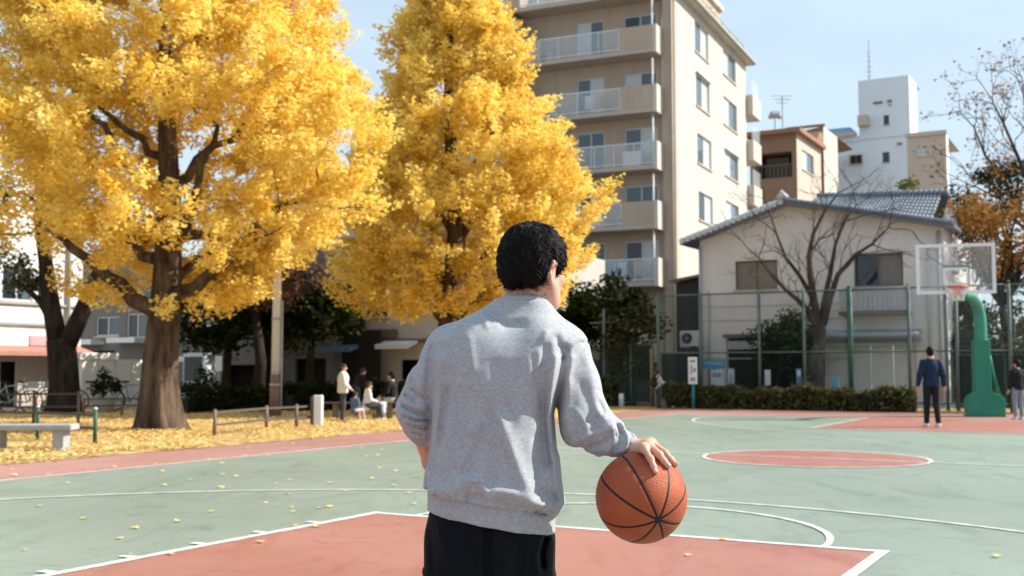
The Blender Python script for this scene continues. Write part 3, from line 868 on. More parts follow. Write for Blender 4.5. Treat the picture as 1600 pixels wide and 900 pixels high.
    t = thing('beige_block', 'weathered beige block half hidden by branches right of the white tower', 'building', L3, -ANG)
    f = Line(L3, V); tp = f.z_at(1470, 210); xl = f.s_at(1424)
    hs = [(f.s_at(1440), f.s_at(1462), f.z_at(1450, 243), f.z_at(1450, 230)), (f.s_at(1433), f.s_at(1438), f.z_at(1436, 234), f.z_at(1436, 228))]
    m = MB(); wall_holes(m, xl, 0, 0, tp, hs); m.add([(xl, 0, tp), (0, 0, tp), (0, 8, tp), (xl, 8, tp)], [(0, 1, 2, 3)]); m.build('front_wall', M_beigew, t, fix=False)
    for h in hs: window(t, Side('front'), *h, 2, M_frame, [M_curtain], fw=.07)
    m = MB(); m.box(-.03, .03, .004, Line(L3, U).s_at(1489), 0, tp - .004); m.build('side_wall', M_white, t)  # sunlit edge put into the colour, whiter than the beige front
    m = MB(); m.box(xl - .1, .1, -.15, .1, tp, tp + .3); m.build('coping', M_beigew, t)
    # roof aerials on the brown house
    for px, py0, py1, lab in ((1211, 205, 185, 'small round dish aerial on the brown house roof'), (1223, 205, 150, 'spindly television aerial on the brown house roof')):
        q = dp(px, py0, 80); q2 = dp(px, py1, 80)
        m = MB(); m.tube([(0, 0, -1.2), (0, 0, q2.z - q.z)], .04, 6)
        if py1 == 185: m.tube([(-.45, 0, q2.z - q.z), (-.2, -.1, q2.z - q.z + .25), (.2, -.1, q2.z - q.z + .25), (.45, 0, q2.z - q.z)], [.1, .3, .3, .1], 8)
        else:
            for k in range(3): m.tube([(-.8 + .2 * k, 0, q2.z - q.z - .25 * k), (.8 - .2 * k, 0, q2.z - q.z - .25 * k)], .025, 5)
        o = m.build('television_aerial', M_metal, None); o.location = q; tag(o, lab, 'antenna')
M_bluehouse = mat('blue_roof_housing', (.22, .40, .56), .6, .08)
far_blocks()

# ---------------------------------------------------------------- left side buildings
def left_row():
    # long white building whose sunlit face runs along the court direction
    L0 = dp(0, 500, 37); L0.z = 0
    A = atan2(U.y, U.x)
    t = thing('white_shop_building', 'white two storey shop building with an awning behind the left trees', 'building', L0, A)
    f = Line(L0, U); za = f.z_at
    s0 = -14.0; s1 = f.s_at(127); top = za(60, 262)
    W1 = [(f.s_at(2), f.s_at(50), za(30, 470), za(30, 418)), (f.s_at(58), f.s_at(78), za(70, 470), za(70, 418))]
    dr = (f.s_at(2), f.s_at(30), 0, za(15, 565))
    m = MB(); wall_holes(m, s0, s1, 0, top, W1 + [dr]); m.add([(s0, 0, top), (s1, 0, top), (s1, 9, top), (s0, 9, top)], [(0, 1, 2, 3)])
    m.add([(s1, 0, 0), (s1, 9, 0), (s1, 9, top), (s1, 0, top)], [(0, 1, 2, 3)]); m.add([(s0, 0, 0), (s0, 9, 0), (s0, 9, top), (s0, 0, top)], [(0, 1, 2, 3)])
    m.build('wall', M_white, t, fix=False)
    for h in W1: window(t, Side('front'), *h, 2, M_frame, [M_glass, M_glassb])
    m = MB(); m.box(s0 + .1, s1 - .1, .5, .6, .02, top - .1); m.build('dark_backing', M_dark, t)  # added dark sheet, painted as the unlit inside of the shop
    m = MB(); m.box(s0, s1 - .3, -.05, -.004, 0.02, za(30, 552)); 
    q = MB(); wall_holes(q, s0 + .1, s1 - .3, .01, za(30, 556), [dr], n=-.03, rev=.1); q.build('ground_floor_facing', M_beigew, t, fix=False)
    q = MB(); za1, za2 = za(30, 556), za(30, 545)
    q.hexa([(s0, -.95, za1), (s1 - .2, -.95, za1), (s1 - .2, -.035, za1 + .02), (s0, -.035, za1 + .02), (s0, -.95, za1 + .14), (s1 - .2, -.95, za1 + .14), (s1 - .2, -.035, za2 + .15), (s0, -.035, za2 + .15)]); q.build('awning', M_awn_r, t)
    q = MB(); q.box(s0, f.s_at(38), -.25, -.034, za(20, 540), za(20, 525)); q.build('sign_fascia', M_white, t)
    q = MB(); q.box(f.s_at(40), f.s_at(68), -.27, -.034, za(54, 540), za(54, 525)); q.build('sign_fascia', M_pink, t)
    q = MB(); q.box(s0, s1, -.12, -.004, za(40, 508), za(40, 504)); q.box(s0, s1, -.10, -.004, za(40, 476), za(40, 473)); q.build('string_course', M_metal, t)
    q = MB(); q.tube([(f.s_at(104), -.1, .1), (f.s_at(104), -.1, top)], .07, 8); q.build('drain_pipe', M_pipe, t, True)
    # low sunlit white wall
    a = dp(127, 600, 36); b_ = None
    f2 = Line((a.x, a.y, 0), U)
    t = thing('garden_wall', 'low sunlit white wall behind the thick ginkgo trunk', 'wall', (a.x, a.y, 0), A)
    s1 = f2.s_at(232); n = 4; hh = f2.z_at(170, 562)
    for k in range(n):
        q = MB(); q.box(s1 * k / n + .015, s1 * (k + 1) / n - .015, 0, .2, 0, hh); q.build('wall_panel', M_white, t)
    q = MB(); q.box(-.1, s1 * .52, -.06, .26, hh + .002, hh + .22); q.build('coping', M_white, t)
    # shaded building in the middle
    L1 = dp(120, 500, 47); L1.z = 0
    t = thing('shaded_building', 'shaded grey building with dark windows behind the evergreens', 'building', L1, -ANG)
    f = Line(L1, V); za = f.z_at; s1 = f.s_at(522); top = za(300, 400)
    hs = []
    for x0, x1_, y0, y1 in ((150, 186, 495, 525), (198, 230, 490, 528), (292, 330, 480, 510), (345, 380, 480, 510), (395, 430, 480, 510), (455, 500, 480, 512), (292, 330, 430, 462), (345, 380, 430, 462), (455, 500, 430, 462)):
        hs.append((f.s_at(x0), f.s_at(x1_), za((x0 + x1_) / 2, y1), za((x0 + x1_) / 2, y0)))
    ds = [(f.s_at(300), f.s_at(326), 0, za(310, 560)), (f.s_at(350), f.s_at(440), 0, za(400, 570)), (f.s_at(462), f.s_at(510), 0, za(485, 560)), (f.s_at(135), f.s_at(180), 0.9, za(155, 548))]
    m = MB(); wall_holes(m, 0, s1, 0, top, hs + ds); m.add([(0, 0, top), (s1, 0, top), (s1, 9, top), (0, 9, top)], [(0, 1, 2, 3)])
    m.add([(s1, 0, 0), (s1, 9, 0), (s1, 9, top), (s1, 0, top)], [(0, 1, 2, 3)])
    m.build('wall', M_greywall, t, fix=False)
    for h in hs: window(t, Side('front'), *h, 2, M_frame, [M_glass, M_glassb])
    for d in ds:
        m = MB(); m.box(d[0] - 2, d[1] + 2, .5, .6, d[2], d[3] + 1); m.build('shop_opening', M_dark, t)  # dark slab painted as the unlit inside of each opening
    for x0, x1_, y in ((125, 164, 535), (188, 232, 532), (295, 330, 561)):
        m = MB(); z = za((x0 + x1_) / 2, y); m.box(f.s_at(x0), f.s_at(x1_), -.7, -.004, z - .10, z + .10); m.build('canopy', M_awn_w, t)
    m = MB(); m.box(f.s_at(290), f.s_at(326), -.06, .0, za(305, 640) if za(305, 640) > 0 else 0.05, za(305, 585)); m.build('shop_door', M_teal, t)
    # beige shops behind the seated people
    L2 = dp(513, 500, 42); L2.z = 0
    t = thing('beige_shop_building', 'beige shop building with a blue awning behind the seated people', 'building', L2, -ANG)
    f = Line(L2, V); za = f.z_at; s1 = f.s_at(795); top = za(600, 388)
    ops = [(f.s_at(515), f.s_at(577), 0, za(545, 552)), (f.s_at(626), f.s_at(656), 0, za(640, 562)), (f.s_at(700), f.s_at(760), 0, za(730, 552)), (f.s_at(572), f.s_at(606), za(590, 495), za(590, 468)), (f.s_at(690), f.s_at(725), za(720, 490), za(720, 462)), (f.s_at(752), f.s_at(780), za(766, 490), za(766, 462))]
    m = MB(); wall_holes(m, 0, s1, 0, top, ops); m.add([(0, 0, top), (s1, 0, top), (s1, 8, top), (0, 8, top)], [(0, 1, 2, 3)])
    m.add([(s1, 0, 0), (s1, 8, 0), (s1, 8, top), (s1, 0, top)], [(0, 1, 2, 3)]); m.add([(0, 0, 0), (0, 8, 0), (0, 8, top), (0, 0, top)], [(0, 1, 2, 3)])
    m.build('wall', M_shopwall, t, fix=False)
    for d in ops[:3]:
        m = MB(); m.box(d[0] + (.05 if d[0] < .3 else -1.5), min(d[1] + 1.5, s1 - .05), .6, .7, d[2], d[3] + .8); m.build('shop_opening', M_dark, t)  # darkness inside the shops put into a near-black slab
    for h in ops[3:]: window(t, Side('front'), *h, 2, M_dframe, [M_glass], depth=.1)
    m = MB(); m.box(f.s_at(570), f.s_at(622), -.18, -.004, za(590, 528), za(590, 515)); m.box(f.s_at(515), s1, -.12, -.004, za(620, 536), za(620, 530)); m.build('brown_band', M_brownband, t)
    for (x0, x1_, y0, y1, pr, mt) in ((512, 577, 541, 551, 1.2, M_awn_b), (606, 656, 538, 546, .8, M_awn_w)):
        q = MB(); a, c = f.s_at(x0), f.s_at(x1_); zt, zb = za(x0, y0 - 3), za(x0, y1)
        q.hexa([(a, -pr, zb), (c, -pr, zb), (c, -.13, zt - .06), (a, -.13, zt - .06), (a, -pr, zb + .16), (c, -pr, zb + .16), (c, -.13, zt + .05), (a, -.13, zt + .05)]); q.build('awning', mt, t)
    m = MB(); m.box(f.s_at(585), f.s_at(590), -.3, -.19, za(588, 558), za(588, 528)); m.build('bracket_sign', M_dark, t)
    m = MB(); m.tube([(f.s_at(560), -.1, .1), (f.s_at(560), -.1, top)], .05, 8); m.build('drain_pipe', M_pipe, t, True)
    # pale taller building behind the two ginkgos (the bluish gap)
    L3 = dp(462, 300, 62); L3.z = 0
    t = thing('grey_apartment_block', 'pale grey block glimpsed between the two ginkgo crowns', 'building', L3, -ANG)
    f = Line(L3, V); za = f.z_at; s1 = f.s_at(640); top = za(560, 262)
    hs = []
    for i in range(4):
        for j in range(4):
            x0 = 470 + 40 * j; y0 = 285 + i * 50
            hs.append((f.s_at(x0), f.s_at(x0 + 24), za(x0, y0 + 26), za(x0, y0)))
    m = MB(); wall_holes(m, 0, s1, 0, top, hs); m.add([(0, 0, top), (s1, 0, top), (s1, 8, top), (0, 8, top)], [(0, 1, 2, 3)]); m.add([(s1, 0, 0), (s1, 8, 0), (s1, 8, top), (s1, 0, top)], [(0, 1, 2, 3)]); m.build('wall', M_beigew, t, fix=False)
    for h in hs: window(t, Side('front'), *h, 2, M_frame, [M_glassb, M_glass])
M_awn_r = mat('faded_red_awning', (.42, .20, .15), .75, .1)
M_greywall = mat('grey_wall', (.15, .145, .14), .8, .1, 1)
M_shopwall = mat('shop_beige_wall', (.50, .455, .41), .8, .07, .8)
M_teal = mat('teal_door', (.02, .10, .11), .5, .1)
left_row()
# ================================================================== TREES
def bark(name, col, col2, sc=6):
    return mat(name, col, .9, scale=sc, col2=col2, stretch=(1, 1, .22), contrast=1.5, bump=.9, bscale=sc * 2.2, detail=8, spec=.1, dist=.05)
M_bark_g = bark('ginkgo_bark', (.036, .025, .018), (.155, .108, .076))
M_bark_d = bark('dark_bark', (.018, .013, .010), (.05, .036, .028))
M_bark_c = bark('cherry_bark', (.035, .024, .020), (.10, .075, .06))
M_ginkgo = leaf_mat('ginkgo_leaf', (.88, .61, .085), (.98, .85, .32), .42)
M_everg = leaf_mat('evergreen_leaf', (.012, .020, .007), (.052, .064, .02), .2)
M_olive = leaf_mat('olive_leaf', (.05, .055, .022), (.16, .15, .07), .3)
M_bright = leaf_mat('bright_green_leaf', (.045, .075, .010), (.16, .19, .03), .35)
M_rust = leaf_mat('rusty_autumn_leaf', (.16, .07, .022), (.46, .24, .06), .35)
M_tan = leaf_mat('tan_autumn_leaf', (.13, .065, .045), (.30, .18, .12), .35)

def gauss_cloud(cents, dirs, rl, rw, n_per, r):
    """points in elongated blobs"""
    K = len(cents)
    n = K * n_per
    base = np.repeat(cents, n_per, 0)
    d = np.repeat(dirs, n_per, 0)
    L = np.repeat(rl, n_per); Wd = np.repeat(rw, n_per)
    q = r.normal(0, 1, (n, 3)); q /= np.linalg.norm(q, axis=1, keepdims=True) + 1e-9
    q *= r.uniform(0, 1, (n, 1)) ** .45
    along = (q * d).sum(1, keepdims=True)
    # taper toward the tip
    perp = q - along * d
    tp = np.clip(1.05 - .55 * np.clip(along, 0, 1), .3, 1.1)
    return base + d * along * L[:, None] + perp * Wd[:, None] * tp

def limb_path(a, b, sag, r, n=7):
    a = np.array(a, float); b = np.array(b, float)
    t = np.linspace(0, 1, n)[:, None]
    p = a + (b - a) * t
    bow = np.array([0, 0, sag]) * (t * (1 - t)) * 4
    p = p + bow
    jit = r.normal(0, .035, (n, 3)) * np.linalg.norm(b - a)
    jit[0] = 0; jit[-1] = 0
    return p + jit * .6

def ginkgo(name, label, loc, prof, height, trunk_r, nclump, n_per, leaf, seed, upward, limbs, gaps=(), lean=(0, 0), nbranch=42, clump=(.52, .22)):
    """prof: list of (z, radius left, radius right); trunk + limbs + branches + leaves"""
    r = np.random.default_rng(seed)
    t = thing(name, label, 'tree', loc)
    zs = [p[0] for p in prof]
    # trunk : fluted flare, tapering leader
    b = MB()
    n = 28; rings = 40
    for i in range(rings + 1):
        f = i / rings; z = f ** 1.35 * height * .93 - .05
        rad = trunk_r * (1 - .92 * (z / (height * .95))) if z > 0 else trunk_r
        rad = max(rad, .02)
        flare = 1 + .38 * math.exp(-max(z, 0) / .40)
        cx = lean[0] * f + .12 * sin(z * .7 + seed) * min(1, z / 2); cy = lean[1] * f + .1 * cos(z * .9 + seed) * min(1, z / 2) - .1 * min(1, z / 2)
        for k in range(n):
            a = 2 * pi * k / n
            fl = 1 + (.11 * sin(5 * a + 1.3) + .09 * sin(9 * a + .4 + z * .25) + .06 * sin(14 * a + z * .6)) * (1.3 * math.exp(-max(z, 0) / .9) + .5)
            b.v.append((cx + rad * flare * fl * cos(a), cy + rad * flare * fl * sin(a), z))
    for i in range(rings):
        for k in range(n):
            k2 = (k + 1) % n
            b.f.append((i * n + k, i * n + k2, (i + 1) * n + k2, (i + 1) * n + k))
    def ctr(z):
        f = min(1, max(0, z / (height * .93))) ** (1 / 1.35)
        return np.array([lean[0] * f + .12 * sin(z * .7 + seed) * min(1, z / 2), lean[1] * f + .1 * cos(z * .9 + seed) * min(1, z / 2) - .1 * min(1, z / 2), z])
    # clump centres
    C = []; D = []
    while len(C) < nclump:
        z = r.uniform(zs[0], zs[-1])
        rl = np.interp(z, zs, [p[1] for p in prof]); rr = np.interp(z, zs, [p[2] for p in prof])
        a = r.uniform(0, 2 * pi)
        rad = rr * (.5 + .5 * cos(a)) + rl * (.5 - .5 * cos(a))
        if r.uniform() > rad / 5.2: continue
        rad *= 1 + .10 * sin(3 * a + z * 1.7 + seed) + .09 * sin(5 * a - z * 2.6)
        q = r.uniform(.30, 1) ** .55
        c = np.array([rad * q * cos(a), rad * q * sin(a) * .95, z])
        bad = False
        for (gx, gz, gr) in gaps:
            if c[1] < 1.6 and (c[0] - gx) ** 2 + (c[2] - gz) ** 2 < (gr + .12) ** 2: bad = True
        if sin(1.7 * c[0] + seed) * sin(1.9 * c[1] + 1.3) * sin(2.3 * c[2] + seed * 2) > .42: bad = True
        if bad: continue
        C.append(c)
        out = np.array([cos(a), sin(a), 0]); u = upward * r.uniform(.4, 1.4)
        d = out + np.array([0, 0, u]) + r.normal(0, .35, 3)
        D.append(d / np.linalg.norm(d))
    C = np.array(C); D = np.array(D)
    C[:, :2] += np.array([ctr(z)[:2] for z in C[:, 2]]) * .8
    rl = r.uniform(.6, 1.25, len(C)) * clump[0]; rw = r.uniform(.7, 1.3, len(C)) * clump[1]
    pos = gauss_cloud(C, D, rl, rw, n_per, r)
    tone = np.repeat(r.normal(.5, .17, len(C)), n_per) + r.normal(0, .17, len(pos))
    leaves_mesh('crown', pos, leaf, .75, tone, M_ginkgo, t, None, r)
    # main limbs (given), then branches into clump centres
    lb = MB()
    ends = []
    for (z0, tx, ty, tz, rad) in limbs:
        p = limb_path(ctr(z0), (tx, ty, tz), -.12 * np.hypot(tx, ty) * .3, r, 9)
        lb.tube(p, list(np.linspace(rad, rad * .28, 9)), 8)
        ends += [(p[k], rad * (1 - .09 * k)) for k in range(3, 9)]
    bb = lb
    nodes = [(e[0], max(.015, e[1] * .45)) for e in ends] + [(ctr(z), .05) for z in np.linspace(zs[0] + .6, height * .85, 14)]
    idx = r.permutation(len(C))[:nbranch]
    for i in idx:
        c = C[i]
        best = min(nodes, key=lambda e: np.linalg.norm(e[0] - c) + (2.5 if e[0][2] > c[2] + .2 else 0))
        p = limb_path(best[0], c + D[i] * .3, -.1, r, 6)
        r0 = min(best[1], .055)
        bb.tube(p, list(np.linspace(r0, .008, 6)), 5)
        nodes.append((p[3], r0 * .6))
    b.add(lb.v, lb.f); b.build('trunk', M_bark_g, t, True)
    return t

def z1(py, Y): return dp(800, py, Y).z
# the big ginkgo on the left
g1 = gp(252, 672)
k1 = g1.y / F
G1 = lambda px, py: ((px - 252) * k1, dp(px, py, g1.y).z)
prof1 = [(2.5, .9, 1.3), (3.0, 1.9, 2.4), (3.6, 3.3, 3.0), (4.4, 4.5, 3.8), (5.4, 4.8, 4.3), (6.4, 4.7, 4.5), (7.6, 4.4, 4.4), (8.8, 3.9, 3.7), (10, 3.0, 3.0), (11.2, 2.0, 1.9), (12.3, .8, .8)]
def gapof(px, py, rpx):
    x, z = G1(px, py); return (x, z, rpx * k1)
ginkgo('ginkgo_tree', 'large spreading yellow ginkgo with a thick fluted trunk beside the court', g1, prof1, 12.6, .37, 2500, 88, .088, 11, .30,
       [(2.45, -2.4, -.6, 4.3, .20), (2.6, 2.6, -.8, 4.6, .19), (3.3, 1.5, -1.6, 6.2, .17), (3.6, -3.4, .9, 5.2, .14), (4.0, 3.9, .4, 5.6, .15), (4.6, -1.6, -1.9, 7.2, .12), (5.2, 2.2, 1.2, 8.0, .12), (5.8, -2.6, .8, 8.2, .1), (6.4, 1.3, -1.2, 9.3, .1), (3.0, .6, 3.2, 5.0, .14), (3.1, -1.0, 3.0, 5.4, .13)],
       gaps=[gapof(268, 60, 34), gapof(255, 245, 42), gapof(320, 270, 40), gapof(300, 30, 26), gapof(20, 300, 42), gapof(130, 65, 22), gapof(160, 275, 26), gapof(20, 390, 46), gapof(120, 400, 34), gapof(225, 450, 36), gapof(300, 440, 36), gapof(262, 425, 26), gapof(345, 330, 22), gapof(410, 290, 18), gapof(240, 30, 18), gapof(60, 105, 20)], nbranch=60)
# the conical ginkgo in the middle
g2 = Vector((dp(705, 640, 33).x, 33, 0))
k2 = g2.y / F
prof2 = [(2.9, 2.2, 2.5), (3.5, 3.0, 3.4), (4.2, 3.4, 3.8), (5.2, 3.5, 4.1), (6.2, 3.2, 4.2), (7.3, 2.8, 3.8), (8.4, 2.4, 3.3), (9.3, 2.0, 2.5), (10.2, 1.8, 2.2), (11.4, 1.5, 1.9), (12.6, 1.1, 1.3), (13.6, .7, .8), (14.2, .2, .2)]
def gapof2(px, py, rpx): return ((px - 705) * k2, dp(px, py, g2.y).z, rpx * k2)
ginkgo('ginkgo_tree', 'tall conical yellow ginkgo standing behind the man in front of the flats', g2, prof2, 13.6, .42, 2200, 88, .098, 23, .75,
       [(2.6, -2.2, -.4, 4.5, .15), (2.8, 2.3, -.5, 4.6, .15), (3.6, -2.4, .5, 6.0, .12), (3.8, 2.8, .3, 6.3, .12), (5, 1.8, -1, 7.3, .1), (5.2, -1.8, -.9, 7.4, .1), (6.5, 1.6, .2, 9, .09), (6.8, -1.4, .3, 9.2, .08), (8.2, 1.0, -.4, 10.4, .07)],
       gaps=[gapof2(703, 145, 8), gapof2(703, 260, 12), gapof2(705, 375, 26), gapof2(660, 372, 12), gapof2(740, 385, 12), gapof2(770, 290, 10), gapof2(700, 440, 14)], nbranch=50, clump=(.60, .23))

# ---------------------------------------------------------------- bare and leafy trees grown recursively
def grow(mb, p, d, L, r0, depth, r, tips, spread=.55, up=.15, n=5, kids=(2, 3), shrink=.72, nside=6):
    pts = [np.array(p, float)]; d = np.array(d, float) / np.linalg.norm(d)
    for i in range(n):
        d = d + r.normal(0, .12, 3) + np.array([0, 0, up * .25]); d /= np.linalg.norm(d)
        pts.append(pts[-1] + d * L / n)
    mb.tube(pts, list(np.linspace(r0, r0 * .62, n + 1)), nside if r0 > .03 else 4, cap=False)
    if depth == 0:
        tips.append((pts[-1], d)); return
    for k in range(r.integers(kids[0], kids[1] + 1)):
        j = n if k < 2 else int(r.integers(2, n))
        dd = d + r.normal(0, spread, 3) + np.array([0, 0, up]); dd /= np.linalg.norm(dd)
        grow(mb, pts[j], dd, L * shrink * r.uniform(.75, 1.2), r0 * (.62 if j == n else .45), depth - 1, r, tips, spread, up, n, kids, shrink, nside)

def leafy(name, label, loc, trunks, cents, n_per, leaf, lm, bm_, seed, clump=(.6, .4), group=None, tilt=.9, trunk_h=None, depth=2):
    r = np.random.default_rng(seed)
    t = thing(name, label, 'tree', loc, group=group)
    b = MB()
    C = np.array(cents, float)
    for (pts, r0, r1) in trunks:
        b.tube(pts, list(np.linspace(r0, r1, len(pts))), 10)
    top = np.array(trunks[0][0][-1], float); 
    for i in range(0, len(C), max(1, len(C) // 14)):
        k = r.integers(0, len(trunks)); tp = np.array(trunks[k][0][-1], float)
        b.tube(limb_path(tp, C[i], 0, r, 5), list(np.linspace(trunks[k][2] * .6, .012, 5)), 5)
    b.build('trunk', bm_, t, True)
    D = r.normal(0, 1, C.shape); D[:, 2] = np.abs(D[:, 2]) * .5; D /= np.linalg.norm(D, axis=1, keepdims=True)
    rl = r.uniform(.7, 1.3, len(C)) * clump[0]; rw = r.uniform(.7, 1.3, len(C)) * clump[1]
    pos = gauss_cloud(C, D, rl, rw, n_per, r)
    tone = np.repeat(r.normal(.45, .2, len(C)), n_per) + r.normal(0, .2, len(pos))
    leaves_mesh('crown', pos, leaf, tilt, tone, lm, t, None, r)
    return t
def blob_cents(n, c, rad, r, hollow=.35):
    q = r.normal(0, 1, (n, 3)); q /= np.linalg.norm(q, axis=1, keepdims=True)
    q *= (hollow + (1 - hollow) * r.uniform(0, 1, (n, 1)) ** .6)
    return np.array(c) + q * np.array(rad)

rt = np.random.default_rng(5)
# dark forked tree at the left behind the bench
p0 = gp(100, 644); kk = p0.y / F
def rel(px, py, dy=0):
    q = dp(px, py, p0.y + dy); return (q.x - p0.x, dy, q.z)
t = thing('park_tree', 'dark forked tree trunk behind the left railing under the ginkgo', 'tree', p0)
b = MB()
b.tube([(0, 0, -.05), (.0, 0, .25), rel(100, 600), rel(98, 560), rel(94, 530)], [.62, .5, .44, .43, .40], 14)
b.build('trunk', M_bark_d, t, True)
b = MB()
b.tube([rel(92, 540), rel(84, 500), rel(76, 450), rel(70, 400), rel(60, 340), rel(66, 280)], [.32, .27, .24, .2, .15, .08], 10)
b.tube([rel(100, 545), rel(118, 510), rel(138, 465), rel(158, 420), rel(180, 380), rel(196, 330)], [.32, .27, .24, .21, .16, .09], 10)
b.tube([rel(80, 500), rel(62, 470), rel(40, 450), rel(15, 430)], [.14, .1, .07, .04], 8)
b.build('limb', M_bark_d, t, True)
cs = np.vstack([blob_cents(26, rel(60, 300), (2.6, 2.0, 1.5), rt), blob_cents(22, rel(15, 420), (1.6, 1.2, .9), rt), blob_cents(16, rel(170, 330), (1.6, 1.4, 1.2), rt)])
D = rt.normal(0, 1, cs.shape); D /= np.linalg.norm(D, axis=1, keepdims=True)
pos = gauss_cloud(cs, D, np.full(len(cs), .6), np.full(len(cs), .35), 75, rt)
leaves_mesh('crown', pos, .12, .9, rt.normal(.4, .25, len(pos)), M_olive, t)

# dark evergreens in the middle distance
def evergreen(px, Yd, top_py, wid, seed, label, low=.40, lm=None, n=34, leaf=.16):
    r = np.random.default_rng(seed)
    q = dp(px, 600, Yd); loc = Vector((q.x, Yd, 0))
    H = z1(top_py, Yd)
    zc = H * (low + 1) / 2; zr = H * (1 - low) / 2
    cs = blob_cents(n, (0, 0, zc), (wid, wid * .9, zr), r)
    return leafy('evergreen_tree', label, loc, [([(0, 0, -.05), (.05, 0, H * .3), (.1, .05, H * .6)], .2, .09), ], cs, 150, leaf, lm or M_everg, M_bark_d, seed, (.75, .5))
evergreen(352, 38, 420, 1.9, 41, 'dark evergreen tree between the big ginkgo trunk and the pole')
evergreen(482, 38.5, 430, 1.6, 42, 'dark evergreen tree just right of the pole, pale slim trunk')
evergreen(415, 41.5, 392, 2.0, 43, 'dark evergreen behind the pole and taller than its neighbours')
evergreen(940, 41, 440, 1.7, 44, 'dark green broadleaf tree behind the net right of the man')
evergreen(985, 40, 458, 1.1, 45, 'loose olive tree in front of the dark gap beside the old house', low=.2, lm=M_olive, n=24, leaf=.13)
evergreen(890, 43, 455, 1.5, 52, 'shaded evergreen hidden half behind the right shoulder')
evergreen(1432, 60, 262, 1.7, 46, 'bright green tree behind the ridge of the tiled roof', low=.5, lm=M_bright, n=26)
evergreen(1580, 50, 240, 2.6, 47, 'dark green tree at the right edge behind the rusty tree', low=.3, n=40)
evergreen(1212, 37.6, 510, 1.15, 48, 'dark shrub tree against the wall left of the cherry trunk', low=.12, n=26, leaf=.12)
evergreen(1244, 37.4, 490, .55, 49, 'sparse pale green sapling against the wall beside the cherry trunk', low=.45, lm=M_bright, n=12, leaf=.11)
# rust coloured canopies
def rusty(px, Yd, zlo, zhi, wid, seed, label, lm, n, per, leaf=.14, trunk=True):
    r = np.random.default_rng(seed)
    q = dp(px, 600, Yd); loc = Vector((q.x, Yd, 0))
    a = z1(zlo, Yd); b_ = z1(zhi, Yd)
    cs = blob_cents(n, (0, 0, (a + b_) / 2), (wid, wid * .8, (b_ - a) / 2), r, .25)
    return leafy('autumn_tree', label, loc, [([(0, 0, -.05), (.1, 0, a * .5), (-.1, .05, a)], .24, .12)], cs, per, leaf, lm, M_bark_d, seed, (.9, .4))
rusty(1575, 38, 480, 265, 2.2, 61, 'rusty orange autumn tree behind the backboard at the right edge', M_rust, 44, 70)
rusty(1520, 44, 470, 300, 1.6, 62, 'brown orange autumn tree between the old house and the rusty tree', M_rust, 22, 60)
rusty(1512, 38.2, 632, 470, 1.3, 65, 'dark low tree behind the hoop post and the net', M_everg, 40, 150)
rusty(1590, 38.4, 630, 480, 1.7, 66, 'dark bushy tree behind the net at the right edge', M_olive, 40, 130)
rusty(402, 36.2, 488, 404, 2.6, 63, 'tan leaved tree above the dark evergreens and the pole', M_tan, 34, 80)
rusty(560, 41, 440, 380, 1.6, 64, 'pale tan leaved tree between the two ginkgos', M_tan, 16, 50)

# bare cherry tree in front of the old house
def cherry():
    L = Vector((dp(1282, 620, 36.2).x, 36.2, 0))
    r = np.random.default_rng(77)
    t = thing('cherry_tree', 'bare leafless cherry tree with forked dark limbs before the old house', 'tree', L)
    def rl(px, py, dy=0):
        q = dp(px, py, L.y); return np.array((q.x - L.x, dy, q.z))
    b = MB()
    b.tube([rl(1277, 640), rl(1277, 600), rl(1279, 560), rl(1281, 520), rl(1280, 505)], [.31, .25, .22, .20, .18], 14)
    b.build('trunk', M_bark_c, t, True)
    b = MB(); tips = []
    mains = [([(1276, 512), (1262, 487), (1245, 470), (1222, 452), (1200, 430), (1180, 405)], .12, -.3), ([(1278, 508), (1272, 470), (1267, 430), (1265, 400), (1272, 365), (1290, 330), (1312, 300)], .145, .1),
             ([(1286, 508), (1295, 465), (1305, 430), (1330, 400), (1352, 385), (1375, 360)], .13, -.5), ([(1284, 505), (1290, 470), (1302, 425), (1312, 380), (1330, 340), (1350, 315)], .115, .5), ([(1280, 510), (1270, 462), (1255, 430), (1235, 400), (1222, 360), (1215, 330)], .10, .6)]
    for pts, r0, dy in mains:
        P = [rl(x, y, dy * k / len(pts) * 2) for k, (x, y) in enumerate(pts)]
        b.tube(P, list(np.linspace(r0, .022, len(P))), 8, cap=False)
        for k in range(1, len(P)):
            d = P[k] - P[k - 1]; d = d / np.linalg.norm(d)
            for _ in range(2 if k > 1 else 1):
                dd = d + r.normal(0, .6, 3) + np.array([0, 0, .1])
                grow(b, P[k], dd, r.uniform(.5, .85), .022, 3, r, tips, .45, .06, 4, (2, 2), .75, 4)
    b.build('limb', M_bark_c, t, True)
cherry()
